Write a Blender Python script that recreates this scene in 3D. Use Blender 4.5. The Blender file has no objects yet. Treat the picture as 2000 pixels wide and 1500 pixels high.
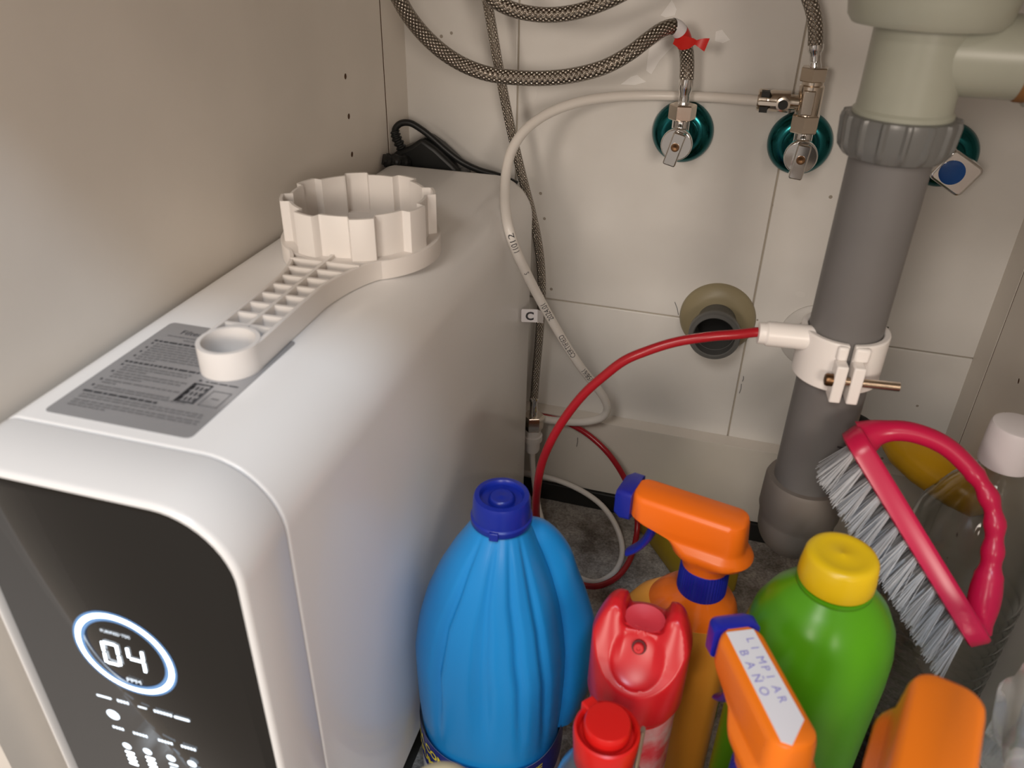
import bpy, bmesh, math, random
from mathutils import Vector, Matrix
random.seed(7)
PI = math.pi
S = bpy.context.scene
COL = S.collection

# ------------------------------------------------------------------ camera
R = ((0.95833375, -0.16171129, 0.23546949), (0.28506557, 0.48867265, -0.82458272), (0.01827683, 0.85734969, 0.51440982))
CAM = Vector((0.0, 0.0, 0.6073))
F = 1548.0
cd = bpy.data.cameras.new('camera')
cam = bpy.data.objects.new('camera', cd)
COL.objects.link(cam)
cam.matrix_world = Matrix(((R[0][0], R[0][1], R[0][2], CAM.x), (R[1][0], R[1][1], R[1][2], CAM.y), (R[2][0], R[2][1], R[2][2], CAM.z), (0, 0, 0, 1)))
cd.sensor_width = 36.0
cd.lens = F * 36.0 / 2000.0
cd.clip_start = 0.01
cd.dof.use_dof = True
cd.dof.focus_distance = 0.70
cd.dof.aperture_fstop = 9.5
S.camera = cam

# ------------------------------------------------------------------ light
W = bpy.data.worlds.new('world'); S.world = W; W.use_nodes = True
bg = W.node_tree.nodes['Background']
bg.inputs[0].default_value = (1.0, 0.87, 0.755, 1)
bg.inputs[1].default_value = 0.34

def area(name, loc, target, size, power, color):
    l = bpy.data.lights.new(name, 'AREA'); l.shape = 'DISK'; l.size = size; l.energy = power; l.color = color
    o = bpy.data.objects.new(name, l); COL.objects.link(o); o.location = loc
    o.rotation_euler = (Vector(target) - Vector(loc)).to_track_quat('-Z', 'Y').to_euler()
    return o
area('kitchen_lamp_left', (-0.55, -1.9, 0.98), (0.0, 0.6, 0.3), 0.45, 13, (1.0, 0.87, 0.75))
area('kitchen_lamp_right', (0.80, -1.8, 0.90), (0.0, 0.6, 0.3), 0.55, 16, (1.0, 0.87, 0.75))
area('kitchen_lamp_middle', (-0.30, -1.25, 1.72), (0.0, 0.6, 0.1), 0.60, 13, (1.0, 0.93, 0.86))
area('kitchen_lamp_near', (0.25, -0.62, 1.85), (0.0, 0.3, 0.2), 0.18, 12, (0.66, 0.82, 1.0))
S.view_settings.view_transform = 'Standard'
S.view_settings.look = 'None'
S.view_settings.gamma = 1.0
S.view_settings.use_curve_mapping = False
S.view_settings.exposure = 0.0

# ------------------------------------------------------------------ pixel to place helpers
def ray(px, py):
    c = ((px - 1000.0) / F, -(py - 750.0) / F, -1.0)
    return Vector([sum(R[i][k] * c[k] for k in range(3)) for i in range(3)])
def PY(px, py, y):
    r = ray(px, py); return CAM + r * ((y - CAM.y) / r.y)
def PZ(px, py, z):
    r = ray(px, py); return CAM + r * ((z - CAM.z) / r.z)
def PD(px, py, d):
    return CAM + ray(px, py) * d

# ------------------------------------------------------------------ materials
MATS = {}
def mat(name, color, rough=0.4, metal=0.0, spec=0.5, emit=None, estr=0.0, trans=0.0, ior=1.45, alpha=1.0, var=0.0, vscale=40.0, bump=0.0, bscale=200.0, coat=0.0, sss=0.0, color2=None):
    if name in MATS: return MATS[name]
    m = bpy.data.materials.new(name); m.use_nodes = True
    nt = m.node_tree; b = nt.nodes['Principled BSDF']
    b.inputs['Base Color'].default_value = (*color, 1)
    b.inputs['Roughness'].default_value = rough
    b.inputs['Metallic'].default_value = metal
    b.inputs['Specular IOR Level'].default_value = spec
    b.inputs['IOR'].default_value = ior
    b.inputs['Transmission Weight'].default_value = trans
    b.inputs['Alpha'].default_value = alpha
    b.inputs['Coat Weight'].default_value = coat
    if sss:
        b.inputs['Subsurface Weight'].default_value = sss
        b.inputs['Subsurface Scale'].default_value = 0.004
        b.inputs['Subsurface Radius'].default_value = (1.0, 0.9, 0.8)
    if emit:
        b.inputs['Emission Color'].default_value = (*emit, 1); b.inputs['Emission Strength'].default_value = estr
    if var or color2:
        tc = nt.nodes.new('ShaderNodeTexCoord'); n = nt.nodes.new('ShaderNodeTexNoise'); n.inputs['Scale'].default_value = vscale; n.inputs['Detail'].default_value = 6
        r = nt.nodes.new('ShaderNodeValToRGB')
        c2 = color2 if color2 else tuple(c * (1 - var) for c in color)
        r.color_ramp.elements[0].position = 0.3; r.color_ramp.elements[0].color = (*c2, 1)
        r.color_ramp.elements[1].position = 0.65; r.color_ramp.elements[1].color = (*color, 1)
        nt.links.new(tc.outputs['Object'], n.inputs['Vector']); nt.links.new(n.outputs['Fac'], r.inputs['Fac']); nt.links.new(r.outputs['Color'], b.inputs['Base Color'])
    if bump:
        tc = nt.nodes.new('ShaderNodeTexCoord'); n = nt.nodes.new('ShaderNodeTexNoise'); n.inputs['Scale'].default_value = bscale; n.inputs['Detail'].default_value = 4
        bp = nt.nodes.new('ShaderNodeBump'); bp.inputs['Strength'].default_value = bump; bp.inputs['Distance'].default_value = 0.001
        nt.links.new(tc.outputs['Object'], n.inputs['Vector']); nt.links.new(n.outputs['Fac'], bp.inputs['Height']); nt.links.new(bp.outputs['Normal'], b.inputs['Normal'])
    MATS[name] = m
    return m

def tile_mat():
    m = mat('glazed_tile', (0.66, 0.63, 0.585), 0.16, spec=0.5)
    nt = m.node_tree; b = nt.nodes['Principled BSDF']
    tc = nt.nodes.new('ShaderNodeTexCoord')
    n1 = nt.nodes.new('ShaderNodeTexNoise'); n1.inputs['Scale'].default_value = 9; n1.inputs['Detail'].default_value = 8
    r1 = nt.nodes.new('ShaderNodeValToRGB'); r1.color_ramp.elements[0].position = 0.3; r1.color_ramp.elements[0].color = (0.72, 0.695, 0.655, 1); r1.color_ramp.elements[1].position = 0.6; r1.color_ramp.elements[1].color = (0.78, 0.76, 0.725, 1)
    v = nt.nodes.new('ShaderNodeTexVoronoi'); v.inputs['Scale'].default_value = 46; v.inputs['Randomness'].default_value = 1
    n2 = nt.nodes.new('ShaderNodeTexNoise'); n2.inputs['Scale'].default_value = 14
    mm = nt.nodes.new('ShaderNodeMath'); mm.operation = 'MULTIPLY'
    gr = nt.nodes.new('ShaderNodeMath'); gr.operation = 'LESS_THAN'
    cmp2 = nt.nodes.new('ShaderNodeMath'); cmp2.operation = 'GREATER_THAN'; cmp2.inputs[1].default_value = 0.57
    gr.inputs[1].default_value = 0.075
    mix = nt.nodes.new('ShaderNodeMix'); mix.data_type = 'RGBA'
    mix.inputs[7].default_value = (0.36, 0.32, 0.27, 1)
    for x in (n1, v, n2): nt.links.new(tc.outputs['Object'], x.inputs['Vector'])
    nt.links.new(n1.outputs['Fac'], r1.inputs['Fac']); nt.links.new(v.outputs['Distance'], gr.inputs[0]); nt.links.new(n2.outputs['Fac'], cmp2.inputs[0])
    nt.links.new(gr.outputs[0], mm.inputs[0]); nt.links.new(cmp2.outputs[0], mm.inputs[1])
    nt.links.new(mm.outputs[0], mix.inputs[0]); nt.links.new(r1.outputs['Color'], mix.inputs[6]); nt.links.new(mix.outputs[2], b.inputs['Base Color'])
    r2 = nt.nodes.new('ShaderNodeMapRange'); r2.inputs[3].default_value = 0.14; r2.inputs[4].default_value = 0.34
    nt.links.new(n1.outputs['Fac'], r2.inputs[0]); nt.links.new(r2.outputs[0], b.inputs['Roughness'])
    return m

def floor_mat():
    m = mat('floor_grit', (0.2, 0.18, 0.16), 0.85)
    nt = m.node_tree; b = nt.nodes['Principled BSDF']
    tc = nt.nodes.new('ShaderNodeTexCoord')
    n1 = nt.nodes.new('ShaderNodeTexNoise'); n1.inputs['Scale'].default_value = 22; n1.inputs['Detail'].default_value = 10; n1.inputs['Roughness'].default_value = 0.7
    n2 = nt.nodes.new('ShaderNodeTexNoise'); n2.inputs['Scale'].default_value = 420; n2.inputs['Detail'].default_value = 3
    r1 = nt.nodes.new('ShaderNodeValToRGB')
    r1.color_ramp.elements[0].position = 0.36; r1.color_ramp.elements[0].color = (0.15, 0.125, 0.105, 1)
    r1.color_ramp.elements[1].position = 0.58; r1.color_ramp.elements[1].color = (0.44, 0.405, 0.37, 1)
    mx = nt.nodes.new('ShaderNodeMix'); mx.data_type = 'RGBA'; mx.blend_type = 'OVERLAY'; mx.inputs[0].default_value = 0.8
    for x in (n1, n2): nt.links.new(tc.outputs['Object'], x.inputs['Vector'])
    nt.links.new(n1.outputs['Fac'], r1.inputs['Fac']); nt.links.new(r1.outputs['Color'], mx.inputs[6]); nt.links.new(n2.outputs['Fac'], mx.inputs[7])
    nt.links.new(mx.outputs[2], b.inputs['Base Color'])
    bp = nt.nodes.new('ShaderNodeBump'); bp.inputs['Strength'].default_value = 0.7; bp.inputs['Distance'].default_value = 0.0015
    nt.links.new(n2.outputs['Fac'], bp.inputs['Height']); nt.links.new(bp.outputs['Normal'], b.inputs['Normal'])
    return m

def braid_mat():
    m = mat('steel_braid', (0.55, 0.50, 0.44), 0.17, metal=1.0)
    nt = m.node_tree; b = nt.nodes['Principled BSDF']
    uv = nt.nodes.new('ShaderNodeUVMap'); sp = nt.nodes.new('ShaderNodeSeparateXYZ'); nt.links.new(uv.outputs[0], sp.inputs[0])
    def math_(op, a, bb=None):
        n = nt.nodes.new('ShaderNodeMath'); n.operation = op
        for i, x in enumerate((a, bb)):
            if x is None: continue
            if isinstance(x, (int, float)): n.inputs[i].default_value = x
            else: nt.links.new(x, n.inputs[i])
        return n.outputs[0]
    u = math_('MULTIPLY', sp.outputs[0], 2 * PI * 12)   # around
    w = math_('MULTIPLY', sp.outputs[1], 2 * PI * 230)  # along, v in metres
    s1 = math_('SINE', math_('ADD', u, w)); s2 = math_('SINE', math_('SUBTRACT', u, w))
    h = math_('MAXIMUM', s1, s2)
    lo = math_('MULTIPLY', s1, s2)
    hh = math_('ADD', math_('MULTIPLY', h, 0.5), math_('MULTIPLY', lo, 0.5))
    bp = nt.nodes.new('ShaderNodeBump'); bp.inputs['Strength'].default_value = 0.9; bp.inputs['Distance'].default_value = 0.0007
    nt.links.new(hh, bp.inputs['Height']); nt.links.new(bp.outputs['Normal'], b.inputs['Normal'])
    rp = nt.nodes.new('ShaderNodeValToRGB'); rp.color_ramp.elements[0].position = 0.35; rp.color_ramp.elements[0].color = (0.07, 0.058, 0.046, 1)
    rp.color_ramp.elements[1].position = 0.85; rp.color_ramp.elements[1].color = (0.80, 0.73, 0.64, 1)
    nt.links.new(math_('ADD', math_('MULTIPLY', hh, 0.5), 0.45), rp.inputs['Fac']); nt.links.new(rp.outputs['Color'], b.inputs['Base Color'])
    return m

MAT_TILE = tile_mat(); MAT_FLOOR = floor_mat(); MAT_BRAID = braid_mat()
MELAMINE = mat('melamine', (0.80, 0.745, 0.675), 0.42, var=0.06, vscale=12, bump=0.04, bscale=600)
GROOVE = mat('chipboard_groove', (0.10, 0.05, 0.025), 0.9)
GROUT = mat('grout', (0.45, 0.40, 0.33), 0.9)
RAIL = mat('rail_melamine', (0.76, 0.71, 0.63), 0.4, var=0.05, vscale=15)
WORKTOP = mat('worktop', (0.45, 0.36, 0.28), 0.5, var=0.1)
BLACKRUB = mat('black_rubber', (0.018, 0.018, 0.017), 0.5)
SHELL = mat('white_abs', (0.83, 0.815, 0.80), 0.30, coat=0.15)
WRENCHM = mat('white_nylon', (0.76, 0.715, 0.675), 0.38, sss=0.15)
GLASSBLK = mat('black_glass', (0.022, 0.020, 0.018), 0.06, spec=0.22)
LED = mat('led_white', (0.9, 0.95, 1.0), 0.5, emit=(0.80, 0.90, 1.0), estr=5.0)
LEDSOFT = mat('led_text', (0.8, 0.9, 1.0), 0.5, emit=(0.70, 0.82, 0.95), estr=1.3)
LEDHALO = mat('led_halo', (0.1, 0.2, 0.35), 0.5, emit=(0.16, 0.33, 0.70), estr=0.55)  # dim blue bloom of the lit ring, put into emission
STICKER = mat('silver_sticker', (0.36, 0.36, 0.37), 0.25, metal=0.3)
INK = mat('dark_ink', (0.05, 0.05, 0.055), 0.6)
INKSOFT = mat('grey_ink', (0.17, 0.165, 0.165), 0.6)
CHROME = mat('chrome', (0.80, 0.79, 0.78), 0.10, metal=1.0)
NICKEL = mat('nickel', (0.72, 0.64, 0.55), 0.20, metal=1.0)
TEAL = mat('teal_film_chrome', (0.016, 0.125, 0.135), 0.20, metal=1.0)
BRASS = mat('brass_screw', (0.17, 0.095, 0.05), 0.35, metal=1.0)
TUBEWHITE = mat('white_polyethylene', (0.80, 0.76, 0.71), 0.28, sss=0.1)
TUBERED = mat('red_polyethylene', (0.37, 0.012, 0.020), 0.25)
PPGREY = mat('grey_polypropylene', (0.155, 0.148, 0.145), 0.42, var=0.08, vscale=25)
PPTAUPE = mat('taupe_polypropylene', (0.20, 0.175, 0.155), 0.5, var=0.08, vscale=25)
NUTGREY = mat('grey_nut', (0.135, 0.135, 0.13), 0.28)
PPCREAM = mat('yellowed_polypropylene', (0.36, 0.365, 0.30), 0.32, var=0.12, vscale=18, sss=0.1)
RUST = mat('rust', (0.22, 0.10, 0.03), 0.7)
BEIGE = mat('beige_plastic', (0.33, 0.28, 0.17), 0.4)
CLAMP = mat('white_clamp', (0.86, 0.82, 0.79), 0.32, sss=0.1)
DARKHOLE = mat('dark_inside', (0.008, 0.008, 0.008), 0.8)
BLUEJUG = mat('blue_hdpe', (0.012, 0.235, 0.58), 0.30, sss=0.08)
CAPBLUE = mat('dark_blue_cap', (0.008, 0.022, 0.27), 0.30)
ORANGE = mat('orange_plastic', (0.86, 0.155, 0.008), 0.32)
ORANGE2 = mat('orange_bright', (0.90, 0.20, 0.010), 0.35)
ORFILM = mat('orange_film', (0.82, 0.15, 0.010), 0.16, bump=0.35, bscale=90)
SLEEVE = mat('amber_sleeve', (0.78, 0.30, 0.035), 0.28, bump=0.1, bscale=120)
NAVY = mat('navy_plastic', (0.012, 0.016, 0.25), 0.30)
PURPLE = mat('purple_plastic', (0.06, 0.02, 0.22), 0.35)
GREEN = mat('green_hdpe', (0.085, 0.31, 0.006), 0.28, sss=0.05)
LEAF = mat('green_print', (0.05, 0.30, 0.02), 0.5)
LIME = mat('lime_print', (0.30, 0.66, 0.03), 0.45)
YELLOWCAP = mat('yellow_cap', (0.78, 0.50, 0.008), 0.34)
YELLOWBODY = mat('yellow_hdpe', (0.72, 0.38, 0.012), 0.26)
YELLOWDULL = mat('yellow_pack', (0.42, 0.29, 0.02), 0.45, var=0.15, vscale=30)
RED = mat('red_cap', (0.56, 0.012, 0.018), 0.30)
REDDEEP = mat('red_can', (0.50, 0.012, 0.016), 0.25)
REDBRIGHT = mat('red_flip', (0.66, 0.012, 0.010), 0.34)
PINK = mat('pink_brush', (0.52, 0.010, 0.062), 0.26)
BRISTLE = mat('grey_bristle', (0.52, 0.53, 0.55), 0.4)
CLEAR = mat('clear_pet', (0.86, 0.88, 0.87), 0.05, trans=1.0, ior=1.33)
CLEARBLUE = mat('clear_blueish', (0.72, 0.80, 0.88), 0.08, trans=0.93, ior=1.15)
FROST = mat('frosted_plastic', (0.90, 0.91, 0.93), 0.22, trans=0.88, ior=1.25)
WHITECAP = mat('white_cap', (0.80, 0.76, 0.78), 0.40)
PAPER = mat('white_paper', (0.80, 0.78, 0.80), 0.6)
PENINK = mat('violet_pen', (0.30, 0.27, 0.62), 0.6)
CREAM = mat('cream_cap', (0.62, 0.54, 0.34), 0.4)
CREAMBODY = mat('cream_bottle', (0.66, 0.62, 0.52), 0.4)
LABELWHITE = mat('label_white', (0.75, 0.76, 0.78), 0.4)
LABELNAVY = mat('label_navy', (0.02, 0.03, 0.20), 0.35)
LABELYEL = mat('label_yellow', (0.80, 0.66, 0.05), 0.4)
REDTAPE = mat('red_tape', (0.60, 0.02, 0.015), 0.35)
WOOD = mat('grey_wood', (0.30, 0.22, 0.15), 0.6, var=0.25, vscale=60)
PLASTER = mat('plaster_smear', (0.92, 0.91, 0.89), 0.35)
CORDBLK = mat('black_cord', (0.014, 0.015, 0.015), 0.38)

# ------------------------------------------------------------------ mesh helpers: each returns (verts, faces)
def join(*ms):
    V = []; Fs = []
    for v, f in ms:
        o = len(V); V += list(v); Fs += [tuple(i + o for i in q) for q in f]
    return V, Fs
def xf(m, M):
    return [tuple(M @ Vector(p)) for p in m[0]], m[1]
def mv(m, d):
    return [(p[0] + d[0], p[1] + d[1], p[2] + d[2]) for p in m[0]], m[1]
def box(x0, x1, y0, y1, z0, z1):
    V = [(x, y, z) for z in (z0, z1) for y in (y0, y1) for x in (x0, x1)]
    return V, [(0, 2, 3, 1), (4, 5, 7, 6), (0, 1, 5, 4), (2, 6, 7, 3), (0, 4, 6, 2), (1, 3, 7, 5)]
def loft(rings, cap0=True, cap1=True, closed=True):
    n = len(rings[0]); V = [tuple(p) for r in rings for p in r]; Fs = []
    for i in range(len(rings) - 1):
        for k in range(n if closed else n - 1):
            a = i * n + k; b = i * n + (k + 1) % n
            Fs.append((a, b, b + n, a + n))
    if cap0: Fs.append(tuple(range(n - 1, -1, -1)))
    if cap1: Fs.append(tuple((len(rings) - 1) * n + k for k in range(n)))
    return V, Fs
def lathe(prof, n=40, sx=1.0, sy=1.0, cap0=True, cap1=True, rib=None):
    rings = []
    for q in prof:
        r, z = q[0], q[1]; amp = q[2] if len(q) > 2 else 0
        ring = []
        for k in range(n):
            a = 2 * PI * k / n
            rr = r - (amp if (k % 2) else 0)
            ring.append((rr * math.cos(a) * sx, rr * math.sin(a) * sy, z))
        rings.append(ring)
    return loft(rings, cap0, cap1)
def spline(pts, step=6):
    P = [Vector(p) for p in pts]; out = []
    for i in range(len(P) - 1):
        p0 = P[i - 1] if i else P[0] * 2 - P[1]; p1 = P[i]; p2 = P[i + 1]; p3 = P[i + 2] if i + 2 < len(P) else P[-1] * 2 - P[-2]
        for s in range(step):
            t = s / step
            t01 = max((p1 - p0).length, 1e-6) ** 0.5; t12 = max((p2 - p1).length, 1e-6) ** 0.5; t23 = max((p3 - p2).length, 1e-6) ** 0.5
            m1 = (p2 - p1 + ((p1 - p0) / t01 - (p2 - p0) / (t01 + t12)) * t12)
            m2 = (p2 - p1 + ((p3 - p2) / t23 - (p3 - p1) / (t12 + t23)) * t12)
            a = (p1 - p2) * 2 + m1 + m2; b = (p1 - p2) * -3 - m1 * 2 - m2
            out.append(a * t ** 3 + b * t ** 2 + m1 * t + p1)
    out.append(P[-1])
    return out
def frames(path, up=None):
    fr = []; n = len(path)
    t0 = (path[1] - path[0]).normalized()
    nrm = Vector(up) if up else Vector((0, 0, 1))
    if abs(nrm.dot(t0)) > 0.95: nrm = Vector((1, 0, 0))
    nrm = (nrm - t0 * nrm.dot(t0)).normalized()
    for i in range(n):
        t = (path[min(i + 1, n - 1)] - path[max(i - 1, 0)]).normalized()
        nrm = (nrm - t * nrm.dot(t)).normalized()
        fr.append((path[i], t, nrm, t.cross(nrm)))
    return fr
def tube(path, r, n=16, cap=True, up=None, flat=1.0):
    fr = frames(path, up); L = 0.0; uv = []
    rings = []
    for i, (p, t, a, b) in enumerate(fr):
        if i: L += (path[i] - path[i - 1]).length
        rr = r[i] if isinstance(r, (list, tuple)) else r
        rings.append([tuple(p + (a * math.cos(2 * PI * k / n) * rr * flat + b * math.sin(2 * PI * k / n) * rr)) for k in range(n)])
        uv.append(L)
    V, Fs = loft(rings, cap, cap)
    return V, Fs, (n, uv)
def rrect(x0, x1, y0, y1, r, seg=6):
    rs = r if isinstance(r, (list, tuple)) else (r, r, r, r)
    out = []
    for (cx, cy, a0, rad) in ((x1 - rs[0], y1 - rs[0], 0, rs[0]), (x0 + rs[1], y1 - rs[1], 90, rs[1]), (x0 + rs[2], y0 + rs[2], 180, rs[2]), (x1 - rs[3], y0 + rs[3], 270, rs[3])):
        for k in range(seg + 1):
            a = math.radians(a0 + 90 * k / seg)
            out.append((cx + rad * math.cos(a), cy + rad * math.sin(a)))
    return out
def prism(poly, h0, h1, axis='z'):
    r0 = []; r1 = []
    for (a, b) in poly:
        for rr, h in ((r0, h0), (r1, h1)):
            rr.append({'z': (a, b, h), 'y': (a, h, b), 'x': (h, a, b)}[axis])
    return loft([r0, r1])
def hexp(r, rot=0): return [(r * math.cos(PI / 3 * k + rot), r * math.sin(PI / 3 * k + rot)) for k in range(6)]
def ring_flat(ro, ri, n=64):   # flat annulus in xz plane facing -y
    V = []; Fs = []
    for k in range(n):
        a = 2 * PI * k / n; V += [(ro * math.cos(a), 0, ro * math.sin(a)), (ri * math.cos(a), 0, ri * math.sin(a))]
    for k in range(n):
        a = 2 * k; b = 2 * ((k + 1) % n); Fs.append((a, b, b + 1, a + 1))
    return V, Fs
_dg = None
def text_mesh(s, size, bold=0.0, dense=0):
    cu = bpy.data.curves.new('t', 'FONT'); cu.body = s; cu.size = size; cu.align_x = 'LEFT'; cu.resolution_u = 3; cu.offset = bold
    o = bpy.data.objects.new('t', cu); COL.objects.link(o)
    dg = bpy.context.evaluated_depsgraph_get(); dg.update()
    me = o.evaluated_get(dg).to_mesh()
    if dense:
        bm = bmesh.new(); bm.from_mesh(me); bmesh.ops.triangulate(bm, faces=bm.faces[:])
        lim = size * 0.14
        for _ in range(dense):
            ed = [e for e in bm.edges if e.calc_length() > lim]
            if not ed: break
            bmesh.ops.subdivide_edges(bm, edges=ed, cuts=1); bmesh.ops.triangulate(bm, faces=bm.faces[:])
        bm.to_mesh(me); bm.free()
    V = [tuple(v.co) for v in me.vertices]; Fs = [tuple(p.vertices) for p in me.polygons]
    o.evaluated_get(dg).to_mesh_clear()
    bpy.data.objects.remove(o); bpy.data.curves.remove(cu)
    return V, Fs
def text_width(m): return max(p[0] for p in m[0]) if m[0] else 0

MW = {}
def empty(name, loc, rotz=0.0, M=None):
    o = bpy.data.objects.new(name, None); COL.objects.link(o); o.empty_display_size = 0.02
    mm = M if M is not None else Matrix.Translation(Vector(loc)) @ Matrix.Rotation(rotz, 4, 'Z')
    o.matrix_world = mm; MW[o] = mm
    return o
def obj(name, m, material, parent=None, world=False, angle=35, bevel=0.0, bseg=2, kind=None, flip=False, solid=0.0):
    V, Fs = m[0], m[1]
    me = bpy.data.meshes.new(name)
    if parent is not None:
        if world:
            inv = MW[parent].inverted(); V = [tuple(inv @ Vector(p)) for p in V]
        off = None
    else:
        xs = [p[0] for p in V]; ys = [p[1] for p in V]; zs = [p[2] for p in V]
        off = Vector(((min(xs) + max(xs)) / 2, (min(ys) + max(ys)) / 2, min(zs)))
        V = [(p[0] - off.x, p[1] - off.y, p[2] - off.z) for p in V]
    me.from_pydata([tuple(p) for p in V], [], Fs); me.update()
    if len(m) > 2 and m[2]:
        n, uvl = m[2]; ul = me.uv_layers.new(name='UVMap')
        for poly in me.polygons:
            vs = list(poly.vertices)
            ks = [v % n for v in vs]; wrap = (max(ks) - min(ks)) > n // 2
            for li, v in zip(poly.loop_indices, vs):
                k = v % n; k = k + n if (wrap and k < n // 2) else k
                ul.data[li].uv = (k / n, uvl[min(v // n, len(uvl) - 1)])
    for p in me.polygons: p.use_smooth = True
    me.set_sharp_from_angle(angle=math.radians(angle))
    me.materials.append(material)
    o = bpy.data.objects.new(name, me); COL.objects.link(o)
    if parent is not None:
        o.parent = parent; MW[o] = MW[parent]
    else:
        o.location = off; MW[o] = Matrix.Translation(off)
    if bevel:
        bm = o.modifiers.new('bevel', 'BEVEL'); bm.width = bevel; bm.segments = bseg; bm.limit_method = 'ANGLE'; bm.angle_limit = math.radians(40)
    if solid:
        sm = o.modifiers.new('solid', 'SOLIDIFY'); sm.thickness = solid; sm.offset = -1
    if kind: o['kind'] = kind
    return o
def tag(o, label, cat, group=None):
    o['label'] = label; o['category'] = cat
    if group: o['group'] = group
    return o
def struct(o): o['kind'] = 'structure'; return o
def bake_boolean(o, cutter_mesh):
    c = bpy.data.objects.new('c', bpy.data.meshes.new('c')); c.data.from_pydata([tuple(p) for p in cutter_mesh[0]], [], cutter_mesh[1]); COL.objects.link(c)
    md = o.modifiers.new('b', 'BOOLEAN'); md.object = c; md.operation = 'DIFFERENCE'; md.solver = 'EXACT'
    dg = bpy.context.evaluated_depsgraph_get(); dg.update()
    me = bpy.data.meshes.new_from_object(o.evaluated_get(dg))
    o.modifiers.remove(md); old = o.data; o.data = me; bpy.data.objects.remove(c)
    return o

# ================================================================== the setting
XL, XR, YB, YF, ZC = -0.327, 0.236, 0.75, 0.175, 0.772
fl = struct(obj('floor', box(XL - 0.02, XR + 0.02, YF - 0.02, YB + 0.02, -0.02, 0.0), MAT_FLOOR))
def side_panel(name, x_in, sgn, yg, pins_y):
    xo = x_in + sgn * 0.016
    a, b = min(x_in, xo), max(x_in, xo)
    p = struct(obj(name, box(a, b, YF, yg - 0.0016, 0.0, ZC), MELAMINE))
    cuts = []
    for k in range(13):
        z = 0.4858 - 0.032 * k
        c = lathe([(0.0025, -0.011), (0.0025, 0.011)], 16)
        c = xf(c, Matrix.Translation((x_in, pins_y, z)) @ Matrix.Rotation(PI / 2, 4, 'Y'))
        cuts.append(c)
    bake_boolean(p, join(*cuts))
    p.data.materials.clear(); p.data.materials.append(MELAMINE)
    obj('back_strip', box(a, b, yg + 0.0016, YB, 0.0, ZC), MELAMINE, p, world=True)
    g = obj('panel_groove', box(a + (0 if sgn < 0 else 0.0006), b - (0.0006 if sgn < 0 else 0), yg - 0.0016, yg + 0.0016, 0.0, ZC), GROOVE, p, world=True)
    for k in range(13):
        z = 0.4858 - 0.032 * k
        h = lathe([(0.0024, 0.0), (0.0024, 0.001)], 12)
        xx = x_in + sgn * 0.0009 - 0.0005
        obj('shelf_pin_hole', xf(h, Matrix.Translation((xx, pins_y, z)) @ Matrix.Rotation(PI / 2, 4, 'Y')), GROOVE, p, world=True)
    return p
side_panel('wall_left', XL, -1, 0.700, 0.625)
side_panel('wall_right', XR, 1, 0.706, 0.633)
wb = struct(obj('wall_back', box(XL - 0.02, XR + 0.02, YB + 0.002, YB + 0.02, 0.0, ZC), GROUT))
for (x0, x1) in ((-0.461, -0.215), (-0.215, 0.031), (0.031, 0.277)):
    for (z0, z1) in ((-0.081, 0.252), (0.252, 0.585), (0.585, 0.918)):
        a = max(x0, XL - 0.02) + 0.0007; b = min(x1, XR + 0.02) - 0.0007; c = max(z0, 0.0) + 0.0007; d = min(z1, ZC) - 0.0007
        obj('tile', box(a, b, YB, YB + 0.006, c, d), MAT_TILE, wb, world=True, bevel=0.0008)
def blob(pts, y, th, px=True):
    P = [PY(q[0], q[1], y) for q in pts]
    return loft([[(p.x, y + th, p.z) for p in P], [(p.x, y, p.z) for p in P]])
for q in ([(1290, 30), (1312, 0), (1322, 18), (1318, 30), (1300, 34)], [(1268, 95), (1290, 80), (1318, 70), (1322, 84), (1305, 100), (1288, 118), (1272, 145), (1262, 138), (1265, 112)], [(1398, 62), (1410, 58), (1426, 78), (1412, 84), (1396, 80)], [(1212, 165), (1232, 150), (1244, 146), (1262, 160), (1240, 166)]):
    obj('plaster_patch', blob(q, YB - 0.0006, 0.001), PLASTER, wb, world=True)
# hairline marks on the tiles
for (a, b, w) in (((1325, 615), (1318, 590), 1.4), ((1452, 735), (1450, 745), 1.5), ((1448, 750), (1444, 768), 1.5), ((1128, 855), (1126, 872), 2.0)):
    yy = YB - 0.0003 if b[1] < 800 else 0.7312
    A = PY(*a, yy); B = PY(*b, yy)
    obj('scratch_mark', tube([A, (A + B) / 2 + Vector((0.0006, 0, 0)), B], 0.00035, 6), INKSOFT, wb, world=True)
for dy in (0, 10):
    A = PY(1722, 640 + dy, YB - 0.0004)
    obj('stencil_mark', box(A.x, A.x + 0.006, YB - 0.0004, YB, A.z - 0.0016, A.z + 0.0016), INK, wb, world=True)
rl = struct(obj('trim_1', box(XL, XR, 0.732, YB, 0.0245, 0.1195), RAIL, bevel=0.0008))
obj('edge_band', box(XL, XR, 0.7314, 0.7498, 0.1196, 0.1202), MELAMINE, rl, world=True)
struct(obj('trim_2', box(XL, XR, 0.7285, YB, 0.0, 0.024), BLACKRUB, bevel=0.001))
struct(obj('ceiling', box(XL - 0.05, XR + 0.25, 0.105, YB + 0.02, ZC, ZC + 0.038), WORKTOP))

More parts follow.
